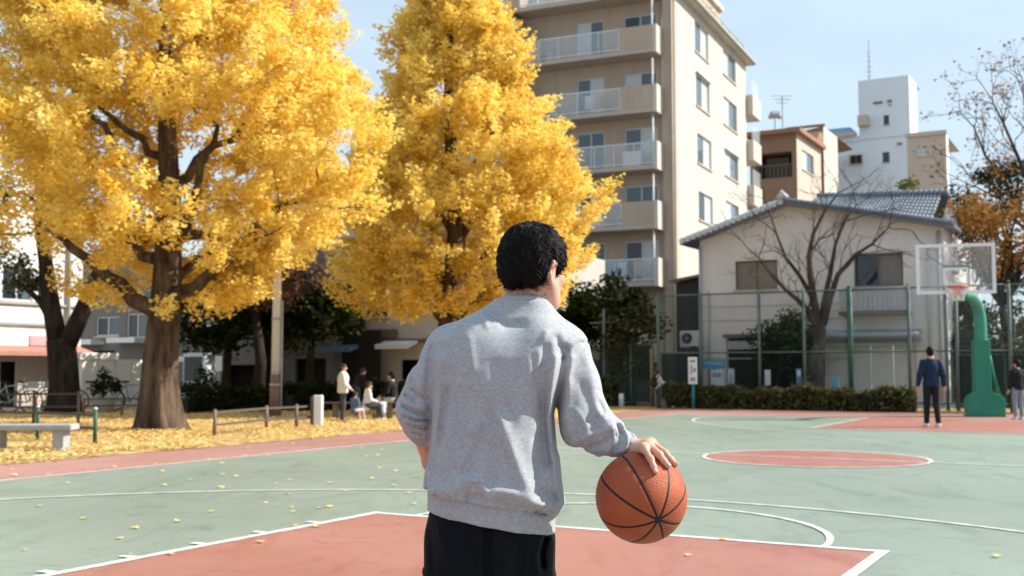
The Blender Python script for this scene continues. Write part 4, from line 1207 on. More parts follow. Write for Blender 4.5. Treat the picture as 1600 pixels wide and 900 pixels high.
# bare branchy tree at the right edge against the sky
def bare_right():
    L = Vector((dp(1600, 620, 42).x + 1.2, 42, 0))
    r = np.random.default_rng(78)
    t = thing('bare_tree', 'tall thin bare tree with a few orange leaves against the sky, right edge', 'tree', L)
    def rl(px, py, dy=0):
        q = dp(px, py, L.y); return np.array((q.x - L.x, dy, q.z))
    b = MB(); tips = []
    b.tube([(0, 0, -.05), (.05, 0, 2), (0, 0, 4), rl(1640, 380)], [.3, .24, .2, .17], 10)
    b.build('trunk', M_bark_c, t, True)
    b = MB()
    for pts, r0 in (([(1640, 400), (1600, 330), (1575, 290), (1545, 240), (1520, 200)], .13), ([(1640, 380), (1615, 300), (1590, 240), (1575, 190), (1560, 160)], .12), ([(1640, 370), (1625, 280), (1605, 210), (1595, 150)], .11), ([(1640, 390), (1598, 345), (1565, 312), (1530, 290)], .09)):
        P = [rl(x, y, r.uniform(-.5, .5)) for x, y in pts]
        b.tube(P, list(np.linspace(r0, .03, len(P))), 6, cap=False)
        for k in range(1, len(P)):
            d = P[k] - P[k - 1]; d = d / np.linalg.norm(d)
            for _ in range(3):
                grow(b, P[k], d + r.normal(0, .45, 3), r.uniform(.5, .85), .026, 4, r, tips, .42, .08, 4, (2, 2), .74, 4)
    b.build('limb', M_bark_c, t, True)
    c = np.array([q[0] for q in tips]); c = np.repeat(c, 2, 0); c = c[r.uniform(0, 1, len(c)) < .8]; c = c + r.normal(0, .10, c.shape)
    leaves_mesh('leaf_cluster', c, .11, .9, r.normal(.5, .25, len(c)), M_rust, t, 'stuff')
bare_right()

# ---------------------------------------------------------------- hedges
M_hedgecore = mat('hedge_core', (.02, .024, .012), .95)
M_hedge = leaf_mat('hedge_leaf', (.055, .062, .022), (.20, .19, .075), .3)
def hedge(label, a, b_, wid, h, seed, lm=None, per_m=1500):
    r = np.random.default_rng(seed)
    a = Vector((a[0], a[1], 0)); b_ = Vector((b_[0], b_[1], 0)); d = (b_ - a); L = d.length; d.normalize()
    t = thing('hedge', label, 'hedge', a, atan2(d.y, d.x))
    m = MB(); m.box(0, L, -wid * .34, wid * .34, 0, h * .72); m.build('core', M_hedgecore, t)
    n = int(L * per_m)
    x = r.uniform(0, L, n); side = r.integers(0, 3, n)
    y = np.where(side == 0, -wid / 2, np.where(side == 1, wid / 2, r.uniform(-wid / 2, wid / 2, n))) + r.normal(0, .05, n)
    hh = h * (1 + .10 * np.sin(x * 2.1) + .09 * np.sin(x * 5.3 + 1) + .06 * np.sin(x * 11.7)) + np.abs(r.normal(0, .05, n))
    z = np.where(side == 2, hh, r.uniform(.05, 1, n) * hh) + r.normal(0, .05, n)
    pos = np.stack([x, y, np.clip(z, .03, None)], 1)
    tone = r.normal(.45, .22, n)
    leaves_mesh('foliage', pos, .10, .9, tone, lm or M_hedge, t, None, r)
FH = gp(1330, 641)
def on_fence(px, back):
    l = Line(FH + U * back, V); q = l.L + l.d * l.s_at(px, 620); return q
hedge('long clipped green hedge at the foot of the net fence', on_fence(1085, -.75), on_fence(1430, -.75), .7, .56, 91, M_hedge)
hedge('short hedge in shade left of the white notice board', on_fence(1046, -.6), on_fence(1080, -.6), .7, .62, 92)
hedge('low hedge by the dark net left of the walker', on_fence(900, -.2), on_fence(962, -.2), .7, .75, 93)
hq = Vector((dp(285, 600, 32.5).x, 32.5, 0)); hq2 = Vector((dp(425, 600, 34.5).x, 34.5, 0))
hedge('clipped hedge between the big trunk and the pole', hq, hq2, 1.0, .62, 94, M_everg)
hedge('clipped hedge right of the pole behind the railing', (dp(448, 600, 34).x, 34), (dp(575, 600, 36).x, 36), 1.0, .66, 95, M_everg)
hedge('hedge behind the seated people', (dp(588, 600, 35.5).x, 35.5), (dp(672, 600, 36.5).x, 36.5), 1.0, .68, 96, M_everg)
# ================================================================== FENCE, HOOP, STREET FURNITURE
M_fpost = mat('green_fence_paint', (.035, .105, .075), .5, .15, 5)
M_fpost2 = mat('grey_green_fence_paint', (.11, .15, .135), .55, .12, 5)
M_net = mat('green_chain_link', (.05, .10, .085), .6, .1, 8)
M_hoopg = mat('green_enamel', (.008, .195, .115), .35, .08, 3, spec=.5, bump=.05)
M_hoopl = mat('pale_green_enamel', (.035, .25, .17), .35, .08, 3, spec=.5)
M_wpaint = mat('white_enamel', (.76, .77, .77), .4, .04, 3)
M_orange = mat('orange_rim_paint', (.55, .12, .04), .45, .08, 5)
M_netw = mat('white_cord', (.72, .71, .68), .8, .05, 5)
M_conc = mat('bench_concrete', (.36, .36, .36), .85, .12, 5, bump=.35, bscale=60)
M_pole = mat('painted_pole', (.72, .72, .72), .55, .08, 3)
M_polebr = mat('brown_pole_paint', (.20, .13, .105), .6, .12, 3)
M_rail = mat('weathered_rail_wood', (.095, .082, .072), .8, .2, 5, stretch=(.3, 6, 6), bump=.3)

M_screen = glass_mat('dark_green_windscreen', (.014, .035, .028), .8, .72)
def net_fence():
    fl = Line(FH, V)
    a = fl.s_at(1028, 560); b_ = fl.s_at(1665, 560)
    t = thing('chain_link_fence', 'tall green chain link fence between the court and the old house', 'fence', FH, -ANG)
    H = fl.z_at(1330, 451)
    posts = [fl.s_at(x) for x in (1028, 1094, 1186, 1256, 1328, 1420, 1478, 1494, 1577, 1650)]
    for i, s in enumerate(posts):
        m = MB(); mt = M_fpost if i == 4 else M_fpost2
        r = .085 if i == 4 else .055
        m.tube([(s, 0, 0), (s, 0, H + (.05 if i == 4 else .0))], r, 10); m.tube([(s, 0, H + .05), (s, 0, H + .09)], [r * 1.1, r * .5], 10); m.build('post', mt, t, True)
    segs = sorted(posts)
    for z in (H - .03, H * .48, .25):
        for k in range(len(segs) - 1):
            m = MB(); m.tube([(segs[k] + .05, 0, z), (segs[k + 1] - .05, 0, z)], .028, 7); m.build('rail', M_fpost2, t, True)
    # woven mesh : crossing wires
    m = MB(); p = .11; n = int((b_ - a + H) / p)
    for k in range(n):
        for sg in (1, -1):
            x0 = a + k * p - (H if sg == 1 else 0)
            if sg == 1:
                xs, xe = x0, x0 + H; zs, ze = .05, H - .05
                if xs < a: zs += a - xs; xs = a
                if xe > b_: ze -= xe - b_; xe = b_
            else:
                xs, xe = x0, x0 - H; zs, ze = .05, H - .05
                if xs > b_: zs += xs - b_; xs = b_
                if xe < a: ze -= a - xe; xe = a
            if ze - zs < .1: continue
            y = .012 * sg; r = .0042
            m.add([(xs, y - r, zs), (xs + r, y + r, zs), (xs - r, y + r, zs), (xe, y - r, ze), (xe + r, y + r, ze), (xe - r, y + r, ze)], [(0, 1, 4, 3), (1, 2, 5, 4), (2, 0, 3, 5)])
    m.build('wire_mesh', M_net, t, kind='stuff', fix=False)
    for a_, b2 in ((posts[0], posts[1]), (posts[6], posts[7]), (posts[7], posts[8]), (posts[8], posts[9])):
        m = MB(); m.box(a_ + .08, b2 - .08, .07, .08, .28, H * .47); m.build('windscreen', M_screen, t)
    # lower, darker net fence to the left
    fl2 = Line(FH + U * .3, V)
    a = fl2.s_at(868); b_ = fl2.s_at(1022)
    t = thing('low_net_fence', 'lower dark green net fence left of the tall fence corner', 'fence', FH + U * .3, -ANG)
    H2 = fl2.z_at(1000, 537)
    ps = [a, fl2.s_at(905), fl2.s_at(945), fl2.s_at(985), b_ - .06]
    for s in ps:
        m = MB(); m.tube([(s, 0, 0), (s, 0, H2)], .045, 8); m.build('post', M_fpost2, t, True)
    for z in (H2 - .03, .12):
        for k in range(len(ps) - 1):
            m = MB(); m.tube([(ps[k] + .04, 0, z), (ps[k + 1] - .04, 0, z)], .022, 6); m.build('rail', M_fpost2, t, True)
    m = MB(); p = .06; n = int((b_ - a) / p)
    for k in range(n):
        x = a + k * p; m.add([(x, -.004, .1), (x + .007, .004, .1), (x + .007, .004, H2 - .05), (x, -.004, H2 - .05)], [(0, 1, 2, 3)])
    for k in range(int(H2 / p)):
        z = .1 + k * p; m.add([(a, .006, z), (b_, .006, z), (b_, .006, z + .007), (a, .006, z + .007)], [(0, 1, 2, 3)])
    m.build('net_mesh', M_net, t, kind='stuff', fix=False)
    for k in range(len(ps) - 1):
        m = MB(); m.box(ps[k] + .06, ps[k + 1] - .06, .03, .04, .15, H2 - .08); m.build('windscreen', M_screen, t)
    # slim grey pole with a box between the trees
    q = on_fence(944, .1)
    t = thing('grey_pole', 'slim grey pole with a small cross arm in front of the olive tree', 'pole', q)
    m = MB(); m.tube([(0, 0, 0), (0, 0, 3.4)], [.06, .05], 8); m.build('shaft', M_fpost2, t, True)
    m = MB(); m.tube([(-.5, 0, 2.9), (.5, 0, 2.95)], .03, 6); m.build('cross_arm', M_fpost2, t, True)
    q = on_fence(1018, .05)
    m = MB(); m.tube([(0, 0, 0), (0, 0, dp(1018, 545, q.y).z)], .04, 8); o = m.build('timber_stake', mat('timber', (.30, .18, .07), .8, .15), None, True); o.location = q
    tag(o, 'thin ochre timber stake leaning at the tall fence corner post', 'stake')
net_fence()

def hoop():
    B = gp(1539, 651)
    t = thing('basketball_hoop', 'green basketball goal with arched post and clear white framed backboard', 'basketball hoop', B, -ANG + R(14))
    A = -ANG + R(14)
    # local axes: x right along the board, y away, base at origin; board hangs forward (-y)
    def loc(px, py, Yd):
        q = dp(px, py, Yd) - Vector((B.x, B.y, 0)); c, s = cos(-A), sin(-A)
        return Vector((q.x * c - q.y * s, q.x * s + q.y * c, q.z))
    ppm = F / B.y
    # ballast box : stepped shape 1510-1567 wide at the bottom, 1525-1547 column
    def X(px): return (px - 1539) / ppm
    z = lambda py: dp(1539, py, B.y).z
    prof = [(X(1511), 0.0), (X(1567), 0.0), (X(1567), z(624)), (X(1562), z(618)), (X(1548), z(612)), (X(1548), z(532)), (X(1524), z(532)), (X(1524), z(612)), (X(1514), z(620)), (X(1511), z(626))]
    m = MB(); m.prism(prof, 'y', -.28, .34); o = m.build('base_column', M_hoopg, t)
    bv = o.modifiers.new('bevel', 'BEVEL'); bv.width = .02; bv.segments = 2
    m = MB(); m.box(X(1511) - .01, X(1567) + .01, -.3, .36, .0, .03); m.build('base_plate', M_fpost, t)
    # gooseneck arm bending toward the board
    bc = loc(1493, 420, B.y - 1.55)
    P0 = Vector((X(1536), 0, z(534)))
    pts = [P0, Vector((X(1536), -.02, z(505))), Vector((X(1534), -.06, z(487))), Vector((X(1529), -.2, z(474))), Vector((X(1520), -.45, z(465))), Vector((X(1508), -.8, z(462.5))), Vector((bc.x + .12, bc.y + .14, bc.z - .46))]
    # smooth with catmull
    sm = []
    for i in range(len(pts) - 1):
        p0, p1, p2, p3 = pts[max(i - 1, 0)], pts[i], pts[i + 1], pts[min(i + 2, len(pts) - 1)]
        for k in range(5):
            u = k / 5; sm.append(.5 * ((2 * p1) + (p2 - p0) * u + (2 * p0 - 5 * p1 + 4 * p2 - p3) * u * u + (3 * p1 - p0 - 3 * p2 + p3) * u ** 3))
    sm.append(pts[-1])
    m = MB(); m.tube(sm, [.175 - .05 * k / len(sm) for k in range(len(sm))], 12); m.build('arched_post', M_hoopl, t, True)
    # back brace
    m = MB(); m.tube([(X(1549), .25, z(545)), (X(1562), .42, z(622))], .035, 6); m.tube([(X(1549), .33, z(560)), (X(1566), .3, z(622))], .025, 6); m.build('brace', M_hoopg, t, True)
    # board
    ha, hb = .97, .655
    bo = MB(); f_ = .085
    bx, by, bz = bc.x, bc.y, bc.z
    bo.box(bx - ha, bx + ha, by - .03, by + .03, bz + hb - f_, bz + hb); bo.box(bx - ha, bx + ha, by - .03, by + .03, bz - hb, bz - hb + f_)
    bo.box(bx - ha, bx - ha + f_, by - .03, by + .03, bz - hb + f_, bz + hb - f_); bo.box(bx + ha - f_, bx + ha, by - .03, by + .03, bz - hb + f_, bz + hb - f_)
    fr = bo.build('backboard_frame', M_wpaint, t)
    gl = MB(); gl.box(bx - ha + f_ + .002, bx + ha - f_ - .002, by - .008, by + .008, bz - hb + f_ + .002, bz + hb - f_ - .002); gl.build('backboard_pane', M_acryl, t)
    sq = MB(); w_, h_ = .31, .23; zc = bz - .20
    for (x0, x1, z0, z1_) in ((-w_, w_, h_ - .06, h_), (-w_, w_, -h_, -h_ + .06), (-w_, -w_ + .06, -h_ + .06, h_ - .06), (w_ - .06, w_, -h_ + .06, h_ - .06)):
        sq.box(bx + x0, bx + x1, by - .016, by - .010, zc + z0, zc + z1_)
    sq.build('target_square', M_wpaint, t)
    sb = MB()
    sb.box(bx - .29, bx + .33, by + .04, by + .08, zc + h_ - .0, zc + h_ + .075); sb.box(bx + .285, bx + .35, by + .04, by + .08, zc - h_, zc + h_ - .002); sb.tube([(bx - .25, by + .06, zc + h_ + .03), (bx - .72, by + .06, bz + .42)], .02, 6)
    sb.build('support_frame', M_fpost, t)
    # rim
    rz = bz - .50; ry = by - .36; rr = .23
    m = MB(); n = 28
    m.tube([(bx + rr * cos(2 * pi * k / n), ry + rr * sin(2 * pi * k / n), rz) for k in range(n + 1)], .026, 8, cap=False); m.build('rim', M_orange, t, True)
    m = MB(); m.box(bx - .15, bx + .15, by - .16, by - .034, rz - .04, rz + .04); m.prism([(by - .034, rz - .19), (by - .034, rz - .03), (by - .16, rz - .03)], 'x', bx - .09, bx + .09); m.build('rim_bracket', M_orange, t)
    # net
    m = MB(); ns = 14; rows = 5
    def NP(i, j):
        a = 2 * pi * (i + .5 * (j % 2)) / ns; r_ = rr * (1 - .42 * (j / rows) ** .8); return (bx + r_ * cos(a), ry + r_ * sin(a), rz - .02 - .34 * j / rows)
    for j in range(rows):
        for i in range(ns):
            for dd in ((0, -1) if j % 2 == 0 else (0, 1)):
                m.tube([NP(i, j), NP(i + dd, j + 1)], .0055, 4, cap=False)
    m.build('net', M_netw, t)
M_acryl = glass_mat('clear_acrylic', (.55, .60, .60), .12, .18)
hoop()

# ---------------------------------------------------------------- tall pole
def pole():
    L = gp(430, 652)
    t = thing('utility_pole', 'tall pole, brown below and white above, between the two ginkgos', 'pole', L)
    z = lambda py: dp(430, py, L.y).z
    m = MB(); m.tube([(0, 0, 0), (0, 0, z(615)), (0, 0, z(585))], [.165, .155, .14], 16); m.build('brown_sleeve', M_polebr, t, True)
    m = MB(); m.tube([(0, 0, z(585)), (0, 0, z(400)), (0, 0, z(280))], [.128, .105, .095], 14); m.build('shaft', M_pole, t, True)
    for zz in (z(603), z(583), z(500)): m = MB(); m.tube([(0, 0, zz), (0, 0, zz + .06)], .168 if zz < z(585) else .135, 14); m.build('band', M_metal, t, True)
    m = MB(); m.tube([(.17, -.08, .3), (.17, -.08, z(470))], .025, 6); m.build('cable_conduit', M_metal, t, True)
    m = MB(); m.tube([(0, 0, z(384)), (.6, -.1, z(372)), (1.6, -.2, z(368))], [.05, .04, .035], 8); m.build('lamp_arm', M_pole, t, True)
    m = MB(); m.bbox(1.3, 2.1, -.32, -.08, z(366) - .12, z(366) + .08, .05); m.build('lamp_head', M_metal, t)
pole()

# ---------------------------------------------------------------- stone benches
def bench(name, label, p, rz, L, H=.42, D=.42, grp=None):
    t = thing(name, label, 'bench', p, rz, grp)
    m = MB(); m.bbox(-L / 2, L / 2, -D / 2, D / 2, H - .085, H, .018); m.build('seat', M_conc, t)
    for x in (-L / 2 + .22, L / 2 - .22):
        m = MB(); m.bbox(x - .09, x + .09, -D / 2 + .05, D / 2 - .05, 0, H - .087, .012); m.build('leg', M_conc, t)
p = gp(40, 706); bench('stone_bench', 'grey stone slab bench on the leaves at the left edge of the court', p + Vector((-.05, .25, 0)), R(4), 1.42)
# ---------------------------------------------------------------- railings
def railing(label, pts, heights, post_mat, rails, rail_r=.034, post_r=.036, caps=False):
    t = thing('park_railing', label, 'railing', pts[0], 0)
    o = Vector(pts[0])
    L = [Vector(p) - o for p in pts]
    for p in L:
        m = MB(); m.tube([(p.x, p.y, 0), (p.x, p.y, heights)], post_r, 10); m.build('post', post_mat, t, True)
        if caps:
            m = MB(); m.tube([(p.x, p.y, heights + .002), (p.x, p.y, heights + .03)], [post_r * 1.05, post_r * .6], 10); m.build('cap', M_wpaint, t, True)
    for h in rails:
        for a, c in zip(L[:-1], L[1:]):
            d = (c - a).normalized() * (post_r * .9)
            m = MB(); m.bar((a.x + d.x, a.y + d.y, h), (c.x - d.x, c.y - d.y, h), rail_r * .9, rail_r * 1.3); m.build('rail', M_rail, t)
q0 = gp(148, 694); kpm = F / q0.y; hh = (694 - 640) / kpm
q1 = gp(58, 688); q2 = gp(-70, 684)
railing('low railing with green end post just behind the stone bench', [q0, q1, q2], hh, M_fpost, [hh - .10, hh * .45], caps=True)
q0 = gp(122, 664); q1 = gp(52, 664); q2 = gp(-40, 666)
railing('far dark railing in the shade behind the bench railing', [q0, q1, q2], (664 - 612) * q0.y / F, M_dframe, [(664 - 616) * q0.y / F, .42])
r0 = gp(335, 682); r1 = gp(416, 672); r2 = gp(463, 669); r3 = gp(492, 666)
hh = (682 - 640) * r0.y / F
railing('low wooden railing from the big trunk to the white marker post', [r0, r1, r2, r3], hh, M_dframe, [hh - .06, hh * .42])
r4 = gp(130, 652); r5 = gp(190, 651); r6 = gp(232, 650)
railing('dark railing in the shade between the forked tree and big trunk', [r4, r5, r6], (652 - 622) * r4.y / F, M_dframe, [(652 - 624) * r4.y / F, .3])
# white marker post
w0 = gp(497, 667); hz = (667 - 618) * w0.y / F
t = thing('marker_post', 'square white marker post at the end of the low railing', 'post', w0)
m = MB(); m.bbox(-.10, .10, -.09, .09, 0, hz, .02); m.build('shaft', M_wpaint, t)
m = MB(); m.bbox(-.16, -.104, -.11, .11, 0, hz * .96, .01); m.build('side_plank', M_rail, t)

# ---------------------------------------------------------------- wooden table bench by the seated people
def table_bench():
    L = gp(625, 656)
    t = thing('park_bench', 'slatted park bench the group is sitting on', 'bench', L + Vector((-.3, .25, 0)), R(-5))
    for k in range(4):
        m = MB(); y = -.2 + .11 * k; m.bbox(-1.75, 1.55, y, y + .09, .40, .44, .008); m.build('slat', M_rail, t)
    for x in (-1.4, 0, 1.3):
        m = MB(); m.box(x - .04, x + .04, -.18, .2, 0, .398); m.build('leg', M_dframe, t)
table_bench()

# ---------------------------------------------------------------- signs
def notice(name, label, px, py0, py1, wpx, back, face, pole_mat, extra=None, foot=640):
    q = on_fence(px, back); ppm_ = F / q.y
    t = thing(name, label, 'sign', q, R(-18))
    z0 = dp(px, py1, q.y).z; z1_ = dp(px, py0, q.y).z; w_ = wpx / ppm_
    m = MB(); m.bbox(-w_ / 2, w_ / 2, -.04, .04, z0, z1_, .01); bd = m.build('board', face, t)
    m = MB(); m.tube([(0, .05, 0), (0, .05, z0 + .1)], .05, 8); m.build('pole', pole_mat, t, True)
    if extra:
        for (a, b_, c, d, mt) in extra:
            m = MB(); H_ = z1_ - z0
            m.box(-w_ / 2 + w_ * a, -w_ / 2 + w_ * b_, -.05, -.041, z0 + H_ * c, z0 + H_ * d); m.build('printed_panel', mt, bd)
    return t
M_teal2 = mat('teal_pole_paint', (.03, .22, .24), .5, .1)
M_print = mat('grey_print', (.30, .33, .36), .6, .1, 20)
M_peach = mat('blue_print', (.40, .50, .62), .6, .1, 10)
notice('notice_board', 'tall white notice board on a teal pole before the hedge', 1083, 558, 600, 14, -1.3, M_wpaint, M_teal2,
       [(.18, .8, .80, .90, M_print), (.2, .5, .35, .72, M_peach), (.55, .85, .45, .6, M_print), (.2, .8, .1, .25, M_print)])
notice('blue_banner_board', 'wide blue banner board behind the hedge at the house corner', 1116, 562, 576, 35, .8, M_bluesign, M_fpost2, [(.06, .94, .45, .7, mat('pale_blue_print', (.25, .50, .66), .6, .1, 6))])
notice('pale_poster_board', 'pale blue poster board under the blue banner', 1121, 578, 606, 20, .5, M_posterw, M_fpost2, [(.15, .85, .6, .85, M_print)])
notice('leaning_poster_board', 'narrow pale poster right of the wider poster board', 1143, 576, 606, 10, .6, M_posterw, M_polebr, [(.2, .8, .3, .7, M_peach)])
notice('blue_notice_plate', 'narrow blue and white plate left of the cherry trunk', 1249, 576, 602, 8, .2, M_bluesign, M_fpost2, [(.15, .85, .55, .9, M_wpaint)])
notice('pale_blue_plate', 'small pale blue plate hanging on the fence under the shrub', 1200, 578, 602, 9, .1, M_posterw, M_fpost2)
notice('round_blue_plate', 'small dull blue plate right of the cherry trunk', 1306, 588, 606, 10, .2, M_bluesign, M_fpost2)
def bollard(px, py0, py1, label, mt):
    q = gp(px, py1); H_ = (py1 - py0) * q.y / F
    t = thing('bollard', label, 'bollard', q)
    m = MB(); m.tube([(0, 0, 0), (0, 0, H_ * .96), (0, 0, H_)], [.085, .08, .05], 12); m.build('shaft', mt, t, True)
    m = MB(); m.tube([(0, 0, H_ * .55), (0, 0, H_ * .7)], .088, 12); m.build('band', M_wpaint if mt is not M_wpaint else M_posterw, t, True)
bollard(971, 615, 636, 'white bollard nearer the man with the backpack', M_posterw); bollard(997, 602, 630, 'pale blue bollard just left of the backpack walker', M_posterw)
t_q = gp(341, 640)
t = thing('street_sign', 'small white oval sign plate on a slim post before the evergreens', 'sign', Vector((dp(341, 600, 36).x, 36, 0)))
zz = lambda py: dp(341, py, 36).z
m = MB(); m.tube([(0, .04, 0), (0, .04, zz(560))], .035, 8); m.build('post', M_metal, t, True)
m = MB(); m.bbox(-.11, .11, -.02, .02, zz(580), zz(556), .01); m.build('plate', M_wpaint, t)
# small items in the shade at the left: parked bicycles, lamp
def bicycle(px, Yd, rz, label):
    q = dp(px, 620, Yd); t = thing('bicycle', label, 'bicycle', (q.x, Yd, 0), rz, None)
    for x in (-.52, .52):
        m = MB(); n = 20; m.tube([(x + .32 * cos(2 * pi * k / n), 0, .34 + .32 * sin(2 * pi * k / n)) for k in range(n + 1)], .022, 6, cap=False); wh = m.build('wheel', M_dark, t, True)
        m = MB()
        for k in range(8): m.bar((x, 0, .34), (x + .31 * cos(k * pi / 4), 0, .34 + .31 * sin(k * pi / 4)), .008)
        m.build('spoke', M_metal, wh)
    m = MB(); m.tube([(-.52, 0, .34), (-.15, 0, .80)], .02, 6); m.tube([(-.52, 0, .34), (-.05, 0, .30)], .018, 6); m.tube([(-.05, 0, .30), (-.18, 0, .86)], .02, 6); m.tube([(-.05, 0, .30), (.38, 0, .78)], .022, 6); m.tube([(-.15, 0, .78), (.36, 0, .84)], .02, 6); m.tube([(.52, 0, .34), (.36, 0, .84), (.34, 0, 1.0)], .02, 6); m.build('frame', M_bluesign if int(px) % 2 else M_metal, t, True)
    m = MB(); m.tube([(.34, -.26, 1.02), (.37, 0, 1.0), (.34, .26, 1.02)], .016, 6); m.build('handlebar', M_metal, t, True)
    m = MB(); m.bbox(-.32, -.06, -.07, .07, .87, .93, .03); m.build('saddle', M_dark, t)
    m = MB(); m.box(.42, .72, -.15, .15, .72, .92); m.build('basket', M_metal, t)
bicycle(18, 33, R(20), 'bicycle parked in front of the shop door at the far left')
bicycle(45, 33.4, R(25), 'bicycle parked second from the left edge by the shop')
bicycle(150, 34, R(15), 'bicycle parked against the low white wall right of the forked tree')
bicycle(205, 34.3, R(10), 'bicycle half hidden by the big ginkgo trunk at the white wall')
def planter(px, Yd, label, seed):
    r = np.random.default_rng(seed); q = dp(px, 620, Yd); t = thing('potted_plant', label, 'plant', (q.x, Yd, 0))
    m = MB(); m.tube([(0, 0, 0), (0, 0, .42), (0, 0, .46)], [.24, .32, .34], 14); m.build('pot', M_conc, t, True)
    cs = blob_cents(10, (0, 0, .85), (.35, .35, .4), r); D = np.tile([0, 0, 1.0], (10, 1))
    leaves_mesh('foliage', gauss_cloud(cs, D, np.full(10, .25), np.full(10, .2), 70, r), .09, .9, r.normal(.5, .2, 700), M_everg, t, None, r)
planter(163, 33.0, 'dark potted bush before the low white wall', 3); planter(318, 34, 'potted bush left of the round white sign', 4)
# teal bin / low cabinet in the shade
q = dp(312, 620, 40)
t = thing('vending_machine', 'blue and white vending machine in the shade right of the trunk', 'vending machine', (q.x, 40, 0), -ANG)
m = MB(); m.bbox(-.5, .5, -.35, .35, .05, 1.85, .02); m.build('cabinet', M_posterw, t)
m = MB(); m.box(-.42, .42, -.365, -.352, .85, 1.72); m.build('display', M_glassb, t)
m = MB(); m.box(-.42, .42, -.362, -.352, .25, .75); m.build('lower_panel', M_bluesign, t)
# ================================================================== PEOPLE (signed distance sculpting + surface nets)
def surfnet(S, o, h):
    nx, ny, nz = S.shape
    cs = [(i, j, k) for i in (0, 1) for j in (0, 1) for k in (0, 1)]
    neg = S < 0
    cnt = np.zeros((nx - 1, ny - 1, nz - 1), np.int8)
    for i, j, k in cs: cnt += neg[i:nx - 1 + i, j:ny - 1 + j, k:nz - 1 + k]
    mask = (cnt > 0) & (cnt < 8)
    ids = np.argwhere(mask)
    idx = np.full(mask.shape, -1, np.int32); idx[mask] = np.arange(len(ids))
    vals = {c: S[ids[:, 0] + c[0], ids[:, 1] + c[1], ids[:, 2] + c[2]] for c in cs}
    acc = np.zeros((len(ids), 3)); num = np.zeros(len(ids))
    for a in cs:
        for ax in range(3):
            if a[ax] == 0:
                b_ = list(a); b_[ax] = 1; b_ = tuple(b_)
                va, vb = vals[a], vals[b_]
                c = (va < 0) != (vb < 0)
                t = np.where(c, va / np.where(c, va - vb, 1), 0)
                p = np.zeros((len(ids), 3)); p += np.array(a); p[:, ax] += t
                acc += p * c[:, None]; num += c
    v = (ids + acc / num[:, None]) * h + np.array(o)
    F_ = []
    for ax in range(3):
        e1, e2 = [a for a in range(3) if a != ax]
        s0 = [slice(None)] * 3; s1 = [slice(None)] * 3
        s0[ax] = slice(0, -1); s1[ax] = slice(1, None)
        d = neg[tuple(s0)] != neg[tuple(s1)]
        q = np.argwhere(d)
        q = q[(q[:, e1] > 0) & (q[:, e2] > 0) & (q[:, e1] < S.shape[e1] - 1) & (q[:, e2] < S.shape[e2] - 1)]
        sg = neg[q[:, 0], q[:, 1], q[:, 2]]
        def at(d1, d2):
            r_ = q.copy(); r_[:, e1] += d1; r_[:, e2] += d2; return idx[r_[:, 0], r_[:, 1], r_[:, 2]]
        f = np.stack([at(-1, -1), at(0, -1), at(0, 0), at(-1, 0)], 1)
        flip = sg if ax != 1 else ~sg
        f[~flip] = f[~flip][:, ::-1]
        F_.append(f)
    f = np.concatenate(F_); f = f[(f >= 0).all(1)]
    return v, f

